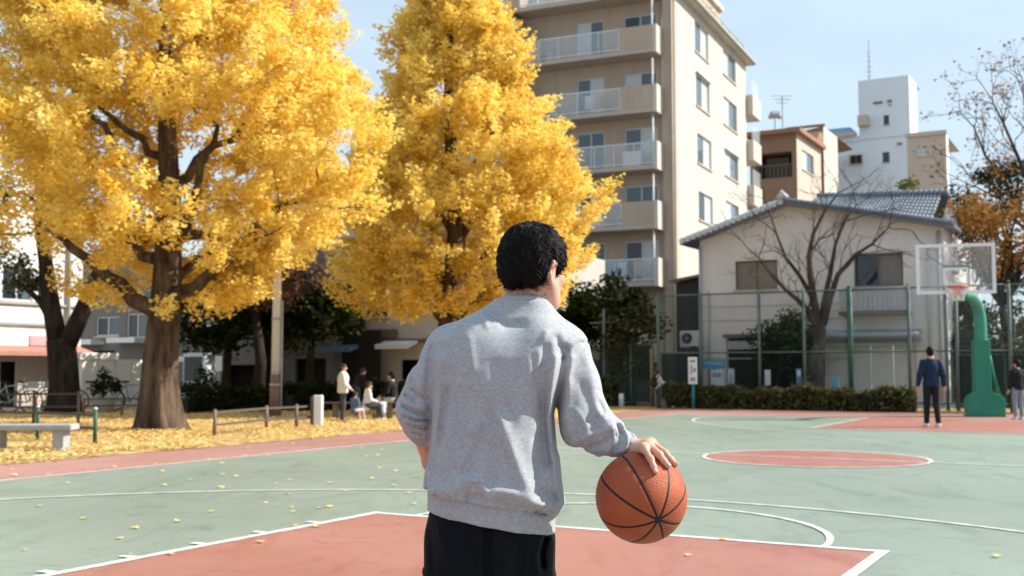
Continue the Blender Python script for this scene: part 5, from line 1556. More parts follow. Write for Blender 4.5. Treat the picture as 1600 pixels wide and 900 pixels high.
class Field:
    def __init__(s, lo, hi, h):
        s.h = h; s.lo = np.array(lo, float)
        n = np.ceil((np.array(hi) - s.lo) / h).astype(int) + 1
        s.ax = [s.lo[i] + h * np.arange(n[i]) for i in range(3)]
        s.D = np.full(n, .25, np.float32)
    def sub(s, lo, hi):
        sl = []
        for i in range(3):
            a = int(np.floor((lo[i] - s.lo[i]) / s.h)); b_ = int(np.ceil((hi[i] - s.lo[i]) / s.h)) + 1
            a = max(0, min(a, s.D.shape[i])); b_ = max(a, min(b_, s.D.shape[i])); sl.append(slice(a, b_))
        X = s.ax[0][sl[0]][:, None, None]; Y = s.ax[1][sl[1]][None, :, None]; Z = s.ax[2][sl[2]][None, None, :]
        return tuple(sl), X, Y, Z
    def _mix(s, sl, d, k, op):
        D = s.D[sl]; d = d.astype(np.float32)
        if op == 'u':
            if k > 0:
                hh = np.clip(.5 + .5 * (D - d) / k, 0, 1); s.D[sl] = D * (1 - hh) + d * hh - k * hh * (1 - hh)
            else: s.D[sl] = np.minimum(D, d)
        elif op == 's':
            hh = np.clip(.5 - .5 * (D + d) / max(k, 1e-5), 0, 1); s.D[sl] = D * (1 - hh) - d * hh + k * hh * (1 - hh)
        elif op == 'i':
            s.D[sl] = np.maximum(D, d)
    def cone(s, a, b_, ra, rb=None, k=.02, op='u', sc=None):
        """capsule with two radii; sc = optional squash (unit axis, factor)"""
        rb = ra if rb is None else rb
        a = np.array(a, float); b_ = np.array(b_, float)
        R_ = max(ra, rb) * (1.0 if sc is None else max(1, 1 / sc[1])) + 2 * k + 3 * s.h
        sl, X, Y, Z = s.sub(np.minimum(a, b_) - R_, np.maximum(a, b_) + R_)
        if 0 in s.D[sl].shape: return
        ab = b_ - a; L2 = max(ab @ ab, 1e-12)
        px, py, pz = X - a[0], Y - a[1], Z - a[2]
        t = np.clip((px * ab[0] + py * ab[1] + pz * ab[2]) / L2, 0, 1)
        dx, dy, dz = px - t * ab[0], py - t * ab[1], pz - t * ab[2]
        if sc is not None:
            n, f = np.array(sc[0], float), sc[1]; n = n / np.linalg.norm(n)
            q = (dx * n[0] + dy * n[1] + dz * n[2]) * (1 / f - 1)
            dx, dy, dz = dx + q * n[0], dy + q * n[1], dz + q * n[2]
        d = np.sqrt(dx * dx + dy * dy + dz * dz) - (ra + (rb - ra) * t)
        if sc is not None: d = d * min(1, sc[1] * 1.4)
        s._mix(sl, d, k, op)
    def chain(s, pts, rad, k=.02, op='u', sc=None):
        for i in range(len(pts) - 1): s.cone(pts[i], pts[i + 1], rad[i], rad[i + 1], k, op, sc)
    def ell(s, c, r, M=None, k=.02, op='u'):
        c = np.array(c, float); r = np.array(r, float); R_ = max(r) + 2 * k + 3 * s.h
        sl, X, Y, Z = s.sub(c - R_, c + R_)
        if 0 in s.D[sl].shape: return
        x, y, z = X - c[0], Y - c[1], Z - c[2]
        if M is not None:
            x, y, z = (M[0][0] * x + M[1][0] * y + M[2][0] * z), (M[0][1] * x + M[1][1] * y + M[2][1] * z), (M[0][2] * x + M[1][2] * y + M[2][2] * z)
        k0 = np.sqrt((x / r[0]) ** 2 + (y / r[1]) ** 2 + (z / r[2]) ** 2); k1 = np.sqrt((x / r[0] ** 2) ** 2 + (y / r[1] ** 2) ** 2 + (z / r[2] ** 2) ** 2) + 1e-9
        s._mix(sl, k0 * (k0 - 1) / k1, k, op)
    def loft(s, tab, k=.02, op='u', p=2.3):
        """tab rows: z, cx, cy, rx, ry (+y back/front half extents equal)"""
        tab = np.array(sorted(tab)); z0, z1_ = tab[0, 0], tab[-1, 0]
        R_ = 2 * k + 3 * s.h
        sl, X, Y, Z = s.sub((min(tab[:, 1] - tab[:, 3]) - R_, min(tab[:, 2] - tab[:, 4]) - R_, z0 - R_), (max(tab[:, 1] + tab[:, 3]) + R_, max(tab[:, 2] + tab[:, 4]) + R_, z1_ + R_))
        zf = Z.ravel(); I = lambda c: np.interp(zf, tab[:, 0], tab[:, c])[None, None, :]
        cx, cy, rx, ry = I(1), I(2), I(3), I(4)
        q = (np.abs((X - cx) / rx) ** p + np.abs((Y - cy) / ry) ** p) ** (1 / p)
        d = (q - 1) * np.minimum(rx, ry) * (.8 + .2)
        d = np.maximum(d, np.maximum(z0 - Z, Z - z1_))
        s._mix(sl, d, k, op)
    def disp(s, fn, lo, hi):
        sl, X, Y, Z = s.sub(lo, hi); s.D[sl] -= fn(X, Y, Z).astype(np.float32)
    def mesh(s): return surfnet(s.D, s.lo, s.h)
    def build(s, name, m, parent, smooth=True, relax=0):
        v, f = s.mesh()
        return mesh_obj(name, v, f, m, parent, smooth)

def skin_mat(name, col, col2):
    m = mat(name, col, .5, scale=14, col2=col2, spec=.35, bump=.12, bscale=160, dist=.003, contrast=1.2)
    b = m.node_tree.nodes['Principled BSDF']
    b.inputs['Subsurface Weight'].default_value = .15
    b.inputs['Subsurface Radius'].default_value = (.010, .004, .002)
    b.inputs['Subsurface Scale'].default_value = .5
    return m
M_skin = skin_mat('skin', (.50, .255, .175), (.62, .36, .265))
M_hair = mat('black_hair', (.006, .0052, .005), .6, .3, 30, spec=.16)
M_hairg = mat('dark_brown_hair', (.03, .018, .012), .5, .3, 30)

def sweat_mat():
    m = mat('heather_grey_fleece', (.30, .318, .345), .92, scale=420, col2=(.405, .423, .45), spec=.12, bump=.35, bscale=520, dist=.003, contrast=.8, detail=3)
    t = m.node_tree; b = t.nodes['Principled BSDF']
    base = b.inputs['Base Color'].links[0].from_socket; tc = t.nodes['Texture Coordinate']
    n = t.nodes.new('ShaderNodeTexNoise'); n.inputs['Scale'].default_value = 100; n.inputs['Detail'].default_value = 5; n.inputs['Roughness'].default_value = .7
    mp = t.nodes.new('ShaderNodeMapping'); mp.inputs['Scale'].default_value = (1, 1, 1.7)
    t.links.new(tc.outputs['Object'], mp.inputs['Vector']); t.links.new(mp.outputs['Vector'], n.inputs['Vector'])
    r = t.nodes.new('ShaderNodeMapRange'); r.inputs['From Min'].default_value = .3; r.inputs['From Max'].default_value = .7; r.inputs['To Min'].default_value = .77; r.inputs['To Max'].default_value = 1.20
    t.links.new(n.outputs['Fac'], r.inputs['Value'])
    y = t.nodes.new('ShaderNodeVectorMath'); y.operation = 'SCALE'
    t.links.new(base, y.inputs[0]); t.links.new(r.outputs['Result'], y.inputs['Scale']); t.links.new(y.outputs['Vector'], b.inputs['Base Color'])
    b.inputs['Sheen Weight'].default_value = .08; b.inputs['Sheen Roughness'].default_value = .5
    return m
M_sweat = sweat_mat()
M_rib = mat('ribbed_grey_cuff', (.30, .318, .345), .92, scale=300, col2=(.39, .41, .435), spec=.1, bump=.4, bscale=300, dist=.003)
M_trous = mat('black_trouser_cloth', (.005, .0065, .0095), .75, .3, 9, spec=.10, bump=.2, bscale=300, dist=.002)

# ---------------------------------------------------------------- the man in front
YM = 3.15
def P(px, py, dy=0.0):
    q = dp(px, py, YM + dy); return np.array((q.x, q.y, q.z))
PX = YM / F                                     # metres per photo pixel at the body
ROOT = np.array((P(765, 700)[0], YM + .02, 0))

def seg_dist(X, Z, pts):
    d = None
    for a, c in zip(pts[:-1], pts[1:]):
        ax, az = a; bx, bz = c[0] - a[0], c[1] - a[1]; L2 = bx * bx + bz * bz + 1e-12
        t = np.clip(((X - ax) * bx + (Z - az) * bz) / L2, 0, 1)
        q = np.sqrt((X - ax - t * bx) ** 2 + (Z - az - t * bz) ** 2)
        d = q if d is None else np.minimum(d, q)
    return d

def foreground_man():
    t = thing('person', 'man seen from behind in grey sweatshirt and black trousers, right hand on a basketball', 'person', ROOT)
    def B(o): o.location = -Vector(ROOT); return o
    def part(f, name, m, parent=t):
        v, fc = f.mesh(); v = v - ROOT
        return mesh_obj(name, v, fc, m, parent, True)
    # joints -----------------------------------------------------
    SR = P(878, 548, .01); ER = P(913, 655, -.02); WR = P(992, 703, -.07)
    SL = P(706, 549, .01); EL = P(653, 640, .03); WL = P(675, 722, .17)
    # ---- ball geometry (needed for the hand)
    Bc = dp(1002, 777, 3.03); Br = 70.5 * 3.03 / F
    Bc = np.array(Bc)
    # ================= body: head, neck, forearms, hands, legs
    Hc = P(834, 415, .02)
    yaw = -R(39)
    c, s = cos(yaw), sin(yaw); pit = R(-8); cp, sp = cos(pit), sin(pit)
    HR = np.array([[c, -s * cp, s * sp], [s, c * cp, -c * sp], [0, sp, cp]])      # columns: right, forward, up
    def Hd(x, y, z): return Hc + HR @ (np.array((x, y, z)) * .955)
    body = Field(np.minimum(P(600, 900), P(600, 340)) * [1, 0, 0] + [0, 2.75, 0], np.array([P(1070, 500)[0], 3.65, 1.78]), .006)
    def torso_body(f, k=.03):
        f.loft([(.86, P(765, 800)[0], YM + .03, .14, .09), (1.0, P(765, 750)[0], YM + .03, .14, .09), (1.2, P(770, 650)[0], YM + .03, .14, .09), (1.4, P(785, 560)[0], YM + .03, .14, .085), (1.46, P(805, 500)[0], YM + .03, .10, .07)], k)
        f.cone(SL + [.03, 0, -.02], EL, .042, .038, k); f.cone(SR - [.02, 0, .02], ER, .042, .038, k)
        hipL, hipR = P(722, 835, .02), P(808, 835, .02)
        for hp, dx in ((hipL, -.02), (hipR, .03)):
            kn = np.array((hp[0] + dx, YM + .05, .49)); an = np.array((hp[0] + dx * 1.2, YM - .01, .09))
            f.cone(hp, kn, .075, .055, .04); f.cone(kn, an, .054, .036, .03); f.cone(an, an + [0, .12, -.05], .036, .03, .02)
    torso_body(body)
    def arms_fore(f):
        f.cone(EL, WL, .040, .027, .02); f.cone(ER, WR, .042, .0265, .02)
        # left hand resting on the front of the hip
        n1 = WL + np.array((.05, .03, -.05)); f.cone(WL, n1, .028, .034, .015, sc=((0, 1, .3), .6))
        for i in range(4):
            k0 = n1 + np.array((.015 - .012 * i + .02, .008, -.01 - .004 * i)); k1 = k0 + np.array((.022, -.005, -.04 + .004 * i)); k2 = k1 + np.array((.004, -.012, -.028))
            f.chain([k0, k1, k2], [.0095, .0085, .007], .006)
        f.chain([WL + [.02, .02, -.01], WL + [.055, .03, -.01], WL + [.08, .025, -.025]], [.011, .0095, .008], .008)
    arms_fore(body)
    def neck(f):
        nb = P(806, 505, .045)
        f.chain([nb + [0, .0, -.03], P(818, 470, .028), Hd(0, -.01, -.06)], [.060, .054, .055], .03)
        f.cone(P(772, 508, .03), P(815, 478, .02), .02, .03, .03); f.cone(P(858, 518, .03), P(824, 478, .02), .02, .03, .03)
    neck(body)
    def head(f):
        f.ell(Hd(0, -.008, .022), (.073, .092, .084), HR, .02)            # cranium
        f.ell(Hd(0, .035, -.045), (.060, .062, .075), HR, .03)            # face
        f.ell(Hd(0, .055, -.098), (.036, .036, .028), HR, .03)            # chin
        for sx in (-1, 1):
            f.cone(Hd(.058 * sx, .005, -.06), Hd(.03 * sx, .065, -.103), .018, .018, .03)   # jaw line
            f.ell(Hd(.048 * sx, .062, -.035), (.020, .018, .017), HR, .02)                # cheek bone
            f.ell(Hd(.031 * sx, .094, -.006), (.016, .012, .011), HR, .012, 's')          # eye socket
            f.ell(Hd(.031 * sx, .083, -.006), (.0125, .0125, .0125), HR, .003)            # eye ball
            f.cone(Hd(.018 * sx, .092, .012), Hd(.046 * sx, .084, .013), .007, .005, .012)  # brow
            # ear : rim, lobe, hollow
            e = lambda x, y, z: Hd((.074 + x) * sx, -.012 + y, -.030 + z)
            f.ell(e(.006, -.006, .0), (.009, .018, .031), HR, .008)
            f.chain([e(.004, .010, .012), e(.013, .004, .028), e(.017, -.012, .030), e(.018, -.015, .013), e(.014, -.020, -.008), e(.009, -.010, -.024), e(.006, .002, -.032)], [.004, .005, .0055, .0055, .0055, .006, .006], .005)
            f.ell(e(.018, -.008, .004), (.006, .010, .016), HR, .006, 's')
        f.chain([Hd(0, .094, .004), Hd(0, .102, -.022), Hd(0, .107, -.038)], [.008, .010, .0125], .012)     # nose
        for sx in (-1, 1): f.ell(Hd(.011 * sx, .099, -.042), (.008, .010, .008), HR, .008)
        f.cone(Hd(-.018, .094, -.068), Hd(.018, .094, -.068), .007, .007, .008); f.cone(Hd(-.016, .092, -.078), Hd(.016, .092, -.078), .0075, .0075, .008)
        f.cone(Hd(-.022, .103, -.073), Hd(.022, .103, -.073), .002, .002, .003, 's')
    hd = Field(Hc - [.16, .19, .19], Hc + [.16, .19, .16], .0026)
    neck(hd); head(hd)
    # the right hand on the ball -----------------------------------
    fr = .0084
    def S(x, y, z, off=0.0):
        v = np.array((x, y, z), float); return Bc + v * Br
    def onball(x, y, z, off):
        v = np.array((x, y, z), float); v /= np.linalg.norm(v); return Bc + v * (Br + off)
    hf = Field(np.minimum(ER, Bc + [-.1, -.16, -.02]) - .06, np.maximum(ER, Bc + [.16, .14, .26]) + .06, .0024)
    fing = {  # knuckle, middle joint, end joint, tip
        'pinky': [(.02, -.36, 1.10), (.14, -.66, .90), (.19, -.78, .78), (.235, -.86, .665)],
        'ring': [(.13, -.17, 1.165), (.36, -.44, 1.0), (.46, -.53, .865), (.535, -.585, .755)],
        'middle': [(.22, .03, 1.19), (.52, -.17, 1.03), (.655, -.22, .88), (.75, -.25, .76)],
        'index': [(.24, .23, 1.165), (.55, .13, 1.02), (.685, .10, .88), (.77, .085, .77)]}
    wr = WR
    palm = {}
    for nme, pts in fing.items():
        r4 = {'pinky': (.0098, .0088, .0078, .0066), 'ring': (.0108, .0098, .0088, .0074), 'middle': (.0112, .0102, .0090, .0076), 'index': (.0110, .0100, .0088, .0074)}[nme]
        Q = [S(*pts[0])] + [onball(*p, r4[i + 1] * .92 + (.004 if i == 0 else 0)) for i, p in enumerate(pts[1:])]
        hf.chain(Q, r4, .0035)
        hf.ell(Q[1], (r4[1] * 1.06,) * 3, None, .004)                                   # knuckle swell
        palm[nme] = Q[0]
    # palm sheet : metacarpals fused
    for nme, kk in palm.items():
        w0 = wr + (kk - palm['ring']) * .35
        hf.cone(w0, kk, .0175, .0115, .016)
        tt = kk + np.array((0, 0, .0045)); hf.cone(w0 + [0, 0, .008], tt, .0045, .0045, .008)   # tendon ridge / knuckle
    hf.cone(wr * .4 + palm['index'] * .6, wr * .4 + palm['pinky'] * .6, .0125, .0115, .014)
    T0 = wr + np.array((.012, .022, -.004))
    T1 = onball(.02, .42, 1.0, .013); T2 = onball(.13, .62, .80, .010); T3 = onball(.22, .72, .64, .0085)
    hf.chain([T0, T1, T2, T3], [.016, .0125, .0105, .0085], .008)
    # nails
    hf.cone(ER, wr, .042, .0255, .015, sc=None)
    hf.ell(wr + [-.004, 0, .004], (.027, .027, .021), None, .012)
    hv, hfc = hf.mesh(); dv, dfc = hd.mesh(); bv, bfc = body.mesh()
    allv = np.concatenate([bv, dv, hv]) - ROOT
    allf = np.concatenate([bfc, dfc + len(bv), hfc + len(bv) + len(dv)])
    mesh_obj('body', allv, allf, M_skin, t, True)
    # nails as small plates on the visible fingers
    for nme in ('pinky', 'ring', 'middle', 'index'):
        nb_ = MB()
        pts = fing[nme]; v = np.array(pts[3]); v = v / np.linalg.norm(v); v2 = np.array(pts[2]); v2 = v2 / np.linalg.norm(v2)
        c0 = Bc + v * (Br + .0144) - ROOT; d = (v - v2); d -= v * (d @ v); d /= np.linalg.norm(d); sd_ = np.cross(v, d)
        w_, l_ = .0048, .0055
        nb_.add([c0 - sd_ * w_ - d * l_, c0 + sd_ * w_ - d * l_, c0 + sd_ * w_ * .95 + d * l_ * .6, c0 + d * l_, c0 - sd_ * w_ * .95 + d * l_ * .6], [(0, 1, 2, 3, 4)])
        nb_.build('fingernail', M_nail, t, True, fix=False)

    # ================= sweatshirt
    h = .0046
    sw = Field((P(608, 600)[0], 2.83, P(800, 838)[2] - .01), (P(1010, 600)[0], 3.52, P(800, 452)[2]), h)
    def row(py, xl, xr, cy, ry, dx=0): 
        q = P(800, py); a = P(xl, py)[0]; b_ = P(xr, py)[0]; return (q[2], (a + b_) / 2, YM + cy, (b_ - a) / 2, ry)
    sw.loft([row(806, 665, 874, .02, .140), row(792, 661, 880, .02, .158), row(778, 660, 881, .02, .166), row(760, 661, 879, .02, .166), row(735, 664, 876, .02, .162), row(700, 668, 872, .02, .155), row(650, 671, 868, .015, .148), row(600, 673, 872, .012, .143), row(560, 680, 880, .015, .135), row(530, 700, 880, .02, .118), row(510, 726, 872, .025, .10), row(490, 757, 862, .03, .092), row(472, 776, 856, .03, .088)], .01, p=2.25)
    # shoulders
    sw.cone(P(790, 508, .02), SL, .066, .072, .05); sw.cone(P(832, 508, .02), SR, .066, .074, .05)
    sw.ell(P(745, 560, -.065), (.085, .06, .10), None, .06); sw.ell(P(842, 565, -.06), (.08, .06, .10), None, .06)     # shoulder blades
    # sleeves
    sw.chain([SR, P(896, 600, .0), ER], [.074, .071, .070], .02)
    sw.chain([ER, P(950, 681, -.045), P(976, 695, -.062)], [.070, .050, .0385], .022)
    sw.cone(P(905, 668, -.02), P(938, 692, -.035), .048, .034, .03)                # slack hanging under the elbow
    sw.chain([SL, P(679, 592, .01), EL], [.072, .066, .059], .022)
    sw.chain([EL, P(658, 662, .05), P(662, 675, .08)], [.059, .049, .042], .02)
    # waistband
    sl_, X, Y, Z = sw.sub(sw.lo, sw.lo + 5)
    xs = (X - P(668, 800)[0]) / (P(866, 800)[0] - P(668, 800)[0])
    zt = P(800, 764)[2] + (P(800, 799)[2] - P(800, 764)[2]) * np.clip(xs, -.1, 1.1) ** 1.0
    zb = P(800, 798)[2] + (P(800, 833)[2] - P(800, 798)[2]) * np.clip(xs, -.1, 1.1)
    D = sw.D
    # cut body below band seam, then add band
    hem = (Z - zt)
    D[...] = np.where(hem < .0, np.maximum(D, -hem * .6 + 0 * D), D)
    a = P(667, 800)[0]; b_ = P(868, 800)[0]
    q = (np.abs((X - (a + b_) / 2) / ((b_ - a) / 2)) ** 2.25 + np.abs((Y - YM - .02) / .150) ** 2.25) ** (1 / 2.25)
    band = (q - 1) * .145
    # ribs in the band (fine vertical)
    ang = np.arctan2(Y - YM, X - (a + b_) / 2)
    band = band - .0007 * np.cos(ang * 150)
    band = np.maximum(band, np.maximum(zb - Z, Z - zt - .012))
    band = np.broadcast_to(band, D.shape)
    kk = .006; hh = np.clip(.5 + .5 * (D - band) / kk, 0, 1); D[...] = D * (1 - hh) + band * hh - kk * hh * (1 - hh)
    # collar ring
    cn = P(815, 477, .022)
    ring = [cn + np.array((.068 * cos(u), .062 * sin(u), -.009 * sin(u) + .004 * cos(u) + .004)) for u in np.linspace(0, 2 * pi, 25)]
    sw.chain([p + np.array((0, 0, .0)) for p in ring], [.0125] * 25, .006)
    sw.chain([p * [1, 1, 1] + (p - cn) * [.13, .13, 0] + [0, 0, -.017] for p in ring], [.0016] * 25, .004, 's')   # seam under the rib
    cl = Field(cn - .13, cn + .13, .003)
    cl.chain([p + np.array((0, 0, .0)) + (p - cn) * [.02, .02, 0] for p in ring], [.0128] * 25, .006); cl.cone(cn + [.002, .004, -.05], cn + [.006, .004, .10], .053, .056, .005, 's')
    v, fc = cl.mesh(); mesh_obj('collar', v - ROOT, fc, M_rib, t, True)
    # hollow the neck so that skin shows
    sw.cone(cn + [.002, .012, .055], cn + [.006, .012, .10], .050, .056, .006, 's')
    # folds on the back, seen as lines in the picture plane
    def zz(pts): return [(P(x, y)[0], P(x, y)[2]) for x, y in pts]
    folds = [
        # (points, amplitude (+ ridge), width)
        ([(866, 560), (858, 610), (856, 650), (862, 700), (868, 750), (876, 782)], .016, .012),
        ([(848, 545), (845, 590), (846, 660), (852, 720)], -.010, .016),
        ([(880, 545), (874, 590), (868, 650), (868, 700)], -.015, .013),
        ([(868, 530), (876, 560)], -.009, .010), ([(852, 522), (842, 548), (838, 575)], .007, .010), ([(834, 560), (836, 600)], -.008, .010),
        ([(893, 560), (885, 595), (878, 650)], .008, .010),
        ([(676, 545), (672, 600), (671, 660), (670, 720)], -.011, .011),
        ([(694, 560), (688, 610), (683, 670), (686, 720)], .006, .012),
        ([(716, 600), (706, 660), (692, 730), (684, 762)], .007, .013), ([(704, 610), (694, 670), (680, 740)], -.006, .012),
        ([(748, 660), (722, 715), (700, 760)], .009, .016), ([(735, 680), (706, 745)], -.006, .012), ([(768, 640), (744, 700), (728, 730)], -.007, .018),
        ([(783, 650), (796, 690), (812, 730), (826, 760)], .011, .019), ([(768, 690), (770, 745)], -.006, .014), ([(838, 680), (842, 740)], -.006, .016),
        ([(800, 610), (812, 650), (800, 700)], .004, .018),
        ([(710, 762), (728, 742), (752, 742), (764, 766)], .013, .013), ([(735, 768), (752, 768)], -.010, .010),
        ([(775, 758), (800, 762), (830, 775), (865, 792)], .016, .016), ([(780, 776), (815, 786), (850, 797)], -.010, .007), ([(845, 760), (870, 778)], -.006, .010),
        ([(674, 752), (676, 768)], .007, .005), ([(684, 750), (685, 768)], -.006, .004), ([(693, 750), (696, 770)], .005, .005), ([(668, 745), (669, 765)], -.006, .004), ([(735, 756), (733, 772)], -.006, .004), ([(705, 756), (704, 770)], .005, .004), ([(838, 792), (850, 786), (858, 794)], -.012, .006),
        ([(735, 530), (742, 575)], .004, .012), ([(755, 490), (762, 510)], .006, .010), ([(775, 495), (790, 512), (815, 508)], -.006, .012), ([(700, 545), (712, 600)], -.004, .014), ([(740, 600), (735, 660)], .003, .016), ([(775, 570), (790, 640)], -.0035, .02),
    ]
    folds = [(zz(p), a_ * (1.4 if w_ >= .012 and abs(a_) < .012 else 1), w_) for p, a_, w_ in folds]
    def backdisp(X, Y, Z):
        d = np.zeros((X.shape[0], 1, Z.shape[2]))
        for p, a_, w_ in folds: d = d + a_ * np.exp(-(seg_dist(X, Z, p) / w_) ** 2)
        d = d + .0016 * np.sin(X * 47 + Z * 23) * np.sin(Z * 31 - X * 19)
        return d * np.clip((YM + .04 - Y) / .05, 0, 1) * np.clip((P(903, 0)[0] - X) / .03, 0, 1)
    sw.disp(backdisp, (P(655, 0)[0], 2.8, zb.min()), (P(904, 0)[0], 3.3, P(800, 480)[2]))
    # sleeve creases
    sf = [([(934, 628), (940, 642), (930, 652)], -.008, .006), ([(930, 640), (944, 655), (954, 664)], .006, .010), ([(905, 600), (920, 640), (925, 668)], -.006, .014), ([(895, 690), (925, 672), (952, 665)], .010, .010), ([(905, 700), (935, 690), (958, 678)], -.007, .007),
          ([(960, 662), (966, 676), (963, 690)], -.013, .0045), ([(968, 660), (977, 678), (972, 696)], .007, .0045), ([(974, 664), (982, 682), (978, 700)], -.011, .004), ([(951, 668), (955, 684), (948, 700)], .007, .005), ([(935, 700), (955, 704), (970, 700)], .006, .006), ([(928, 706), (948, 712)], -.006, .005), ([(915, 560), (925, 600), (930, 640)], .005, .014), ([(890, 600), (884, 650), (890, 690)], .006, .012), ([(870, 540), (884, 548), (905, 533), (918, 545)], -.0025, .004),
          ([(878, 560), (888, 545), (903, 536), (922, 534)], -.004, .0035), ([(915, 655), (935, 668)], -.007, .007), ([(897, 640), (912, 660), (915, 690)], .006, .009),
          # left sleeve
          ([(645, 608), (655, 616), (668, 622)], -.010, .0045), ([(634, 618), (648, 626)], -.009, .004), ([(630, 634), (648, 644), (664, 648)], -.012, .0045), ([(632, 650), (650, 656), (668, 656)], -.011, .0045), ([(640, 664), (656, 668), (668, 668)], -.010, .004), ([(646, 676), (660, 680)], -.009, .004),
          ([(632, 627), (650, 634), (666, 637)], .008, .006), ([(634, 642), (652, 650), (668, 653)], .008, .005), ([(638, 657), (654, 662), (668, 662)], .007, .005), ([(652, 560), (646, 600)], -.006, .010), ([(664, 560), (660, 605)], .005, .01), ([(640, 590), (632, 612)], .006, .010)]
    sf = [(zz(p), a_, w_) for p, a_, w_ in sf]
    def sdisp(X, Y, Z):
        d = np.zeros((X.shape[0], 1, Z.shape[2]))
        for p, a_, w_ in sf: d = d + a_ * np.exp(-(seg_dist(X, Z, p) / w_) ** 2)
        return d * np.clip((YM + .10 - Y) / .04, 0, 1)
    sw.disp(sdisp, (P(610, 0)[0], 2.8, P(0, 730)[2]), (P(674, 0)[0], 3.4, P(800, 520)[2]))
    sw.disp(sdisp, (P(868, 0)[0], 2.8, P(0, 730)[2]), (P(1010, 0)[0], 3.4, P(800, 520)[2]))
    # open the cuffs
    sw.cone(WR + (WR - P(976, 695, -.062)) * .2, WR + (WR - ER) * .8, .027, .03, .004, 's')
    v, fc = sw.mesh()
    mesh_obj('sweatshirt', v - ROOT, fc, M_sweat, t, True)
    # cuff ribs
    cf = Field(P(976, 695, -.062) - .08, P(990, 701, -.07) + .08, .003)
    ca, cb = P(972, 693, -.058), P(985, 701, -.067)
    cf.cone(ca, cb, .0385, .0345, .004); cf.chain([P(976, 679, -.1), P(982, 696, -.1), P(978, 712, -.09)], [.005] * 3, .006, 's')
    cf.cone(ca, cb + (cb - ca) * 2, .029, .0285, .003, 's')
    v, fc = cf.mesh(); mesh_obj('cuff', v - ROOT, fc, M_rib, t, True)

    # ================= trousers
    tr = Field((P(640, 800)[0], 2.86, .03), (P(900, 800)[0], 3.5, P(800, 790)[2]), .0065)
    tr.loft([row(800, 670, 863, .02, .125), row(830, 667, 863, .02, .135), row(860, 667, 862, .02, .138), row(885, 668, 861, .02, .13), row(925, 672, 858, .02, .11)], .02, p=2.4)
    for hx, kx in ((721, 708), (810, 818)):
        hp = P(hx, 850, .02); kn = np.array((P(kx, 850)[0], YM + .055, .49)); an = np.array((P(kx, 850)[0] + .0, YM - .0, .06))
        tr.cone(hp, kn, .092, .076, .04); tr.cone(kn, an, .076, .060, .03)
    tf = [([(765, 815), (762, 850), (764, 900)], -.012, .012), ([(690, 820), (700, 860), (720, 895)], .006, .012), ([(735, 830), (745, 880)], -.006, .012), ([(800, 840), (790, 880), (770, 900)], .007, .012), ([(852, 838), (846, 858), (848, 880)], -.014, .006), ([(842, 836), (836, 862), (840, 890)], .006, .007), ([(815, 835), (812, 880)], -.006, .011), ([(675, 830), (680, 890)], -.005, .010), ([(712, 812), (716, 850)], -.004, .010), ([(780, 822), (785, 860)], .004, .01)]
    tf = [(zz(p), a_ * 1.5, w_) for p, a_, w_ in tf]
    def tdisp(X, Y, Z):
        d = np.zeros((X.shape[0], 1, Z.shape[2]))
        for p, a_, w_ in tf: d = d + a_ * np.exp(-(seg_dist(X, Z, p) / w_) ** 2)
        d = d + np.where(Z < .75, .005 * np.sin(Z * 60 + X * 20), 0)
        return d * np.clip((YM + .06 - Y) / .05, 0, 1)
    tr.disp(tdisp, tr.lo, tr.lo + 3)
    v, fc = tr.mesh(); mesh_obj('trousers', v - ROOT, fc, M_trous, t, True)
    # shoes
    for kx in (708, 818):
        f = Field((P(kx, 850)[0] - .09, YM - .13, -.002), (P(kx, 850)[0] + .09, YM + .24, .16), .006)
        x = P(kx, 850)[0]
        f.ell((x, YM + .13, .04), (.05, .10, .045), None, .02); f.ell((x, YM - .02, .06), (.042, .085, .06), None, .03); f.cone((x, YM - .02, .06), (x, YM, .12), .05, .048, .02)
        f._mix(tuple([slice(None)] * 3), np.broadcast_to(-f.ax[2][None, None, :] + .004, f.D.shape), 0, 'i')
        v, fc = f.mesh(); mesh_obj('shoe', v - ROOT, fc, M_shoe, t, True)

    # ================= hair : cap + strands
    hr = Field(Hc - [.16, .18, .16], Hc + [.16, .18, .16], .003)
    hr.ell(Hd(0, -.012, .026), (.082, .100, .093), HR, .01)
    hr.ell(Hd(0, -.042, -.022), (.064, .056, .068), HR, .035)
    # cut below the hair line (tilted plane + front hairline)
    sl_, X, Y, Z = hr.sub(hr.lo, hr.lo + 1)
    lx = HR[0, 0] * (X - Hc[0]) + HR[1, 0] * (Y - Hc[1]) + HR[2, 0] * (Z - Hc[2]); ly = HR[0, 1] * (X - Hc[0]) + HR[1, 1] * (Y - Hc[1]) + HR[2, 1] * (Z - Hc[2]); lz = HR[0, 2] * (X - Hc[0]) + HR[1, 2] * (Y - Hc[1]) + HR[2, 2] * (Z - Hc[2])
    zl = np.where(ly < -.02, -.060 - .010 * np.clip((-.02 - ly) / .08, 0, 1) + .004 * np.sin(lx * 260) + .003 * np.sin(lx * 610), np.where(ly < .03, -.072 + (ly + .02) / .05 * .055, -.017 + (ly - .03) / .05 * .075))
    # cut around the ear
    ear = np.sqrt((ly + .006) ** 2 + ((lz + .033) * .72) ** 2) - .025
    cut = np.maximum(zl - lz, -(ear + np.where(np.abs(lx) > .055, 0, 1)))
    hr._mix(tuple([slice(None)] * 3), cut, .01, 'i') if False else None
    D = hr.D; kk = .014; c2 = cut.astype(np.float32)
    hh = np.clip(.5 - .5 * (D - c2) / kk, 0, 1); D[...] = D * (1 - hh) + c2 * hh + kk * hh * (1 - hh)
    u = np.arctan2(lx, -ly); rad = np.sqrt(lx * lx + (ly + .02) ** 2)
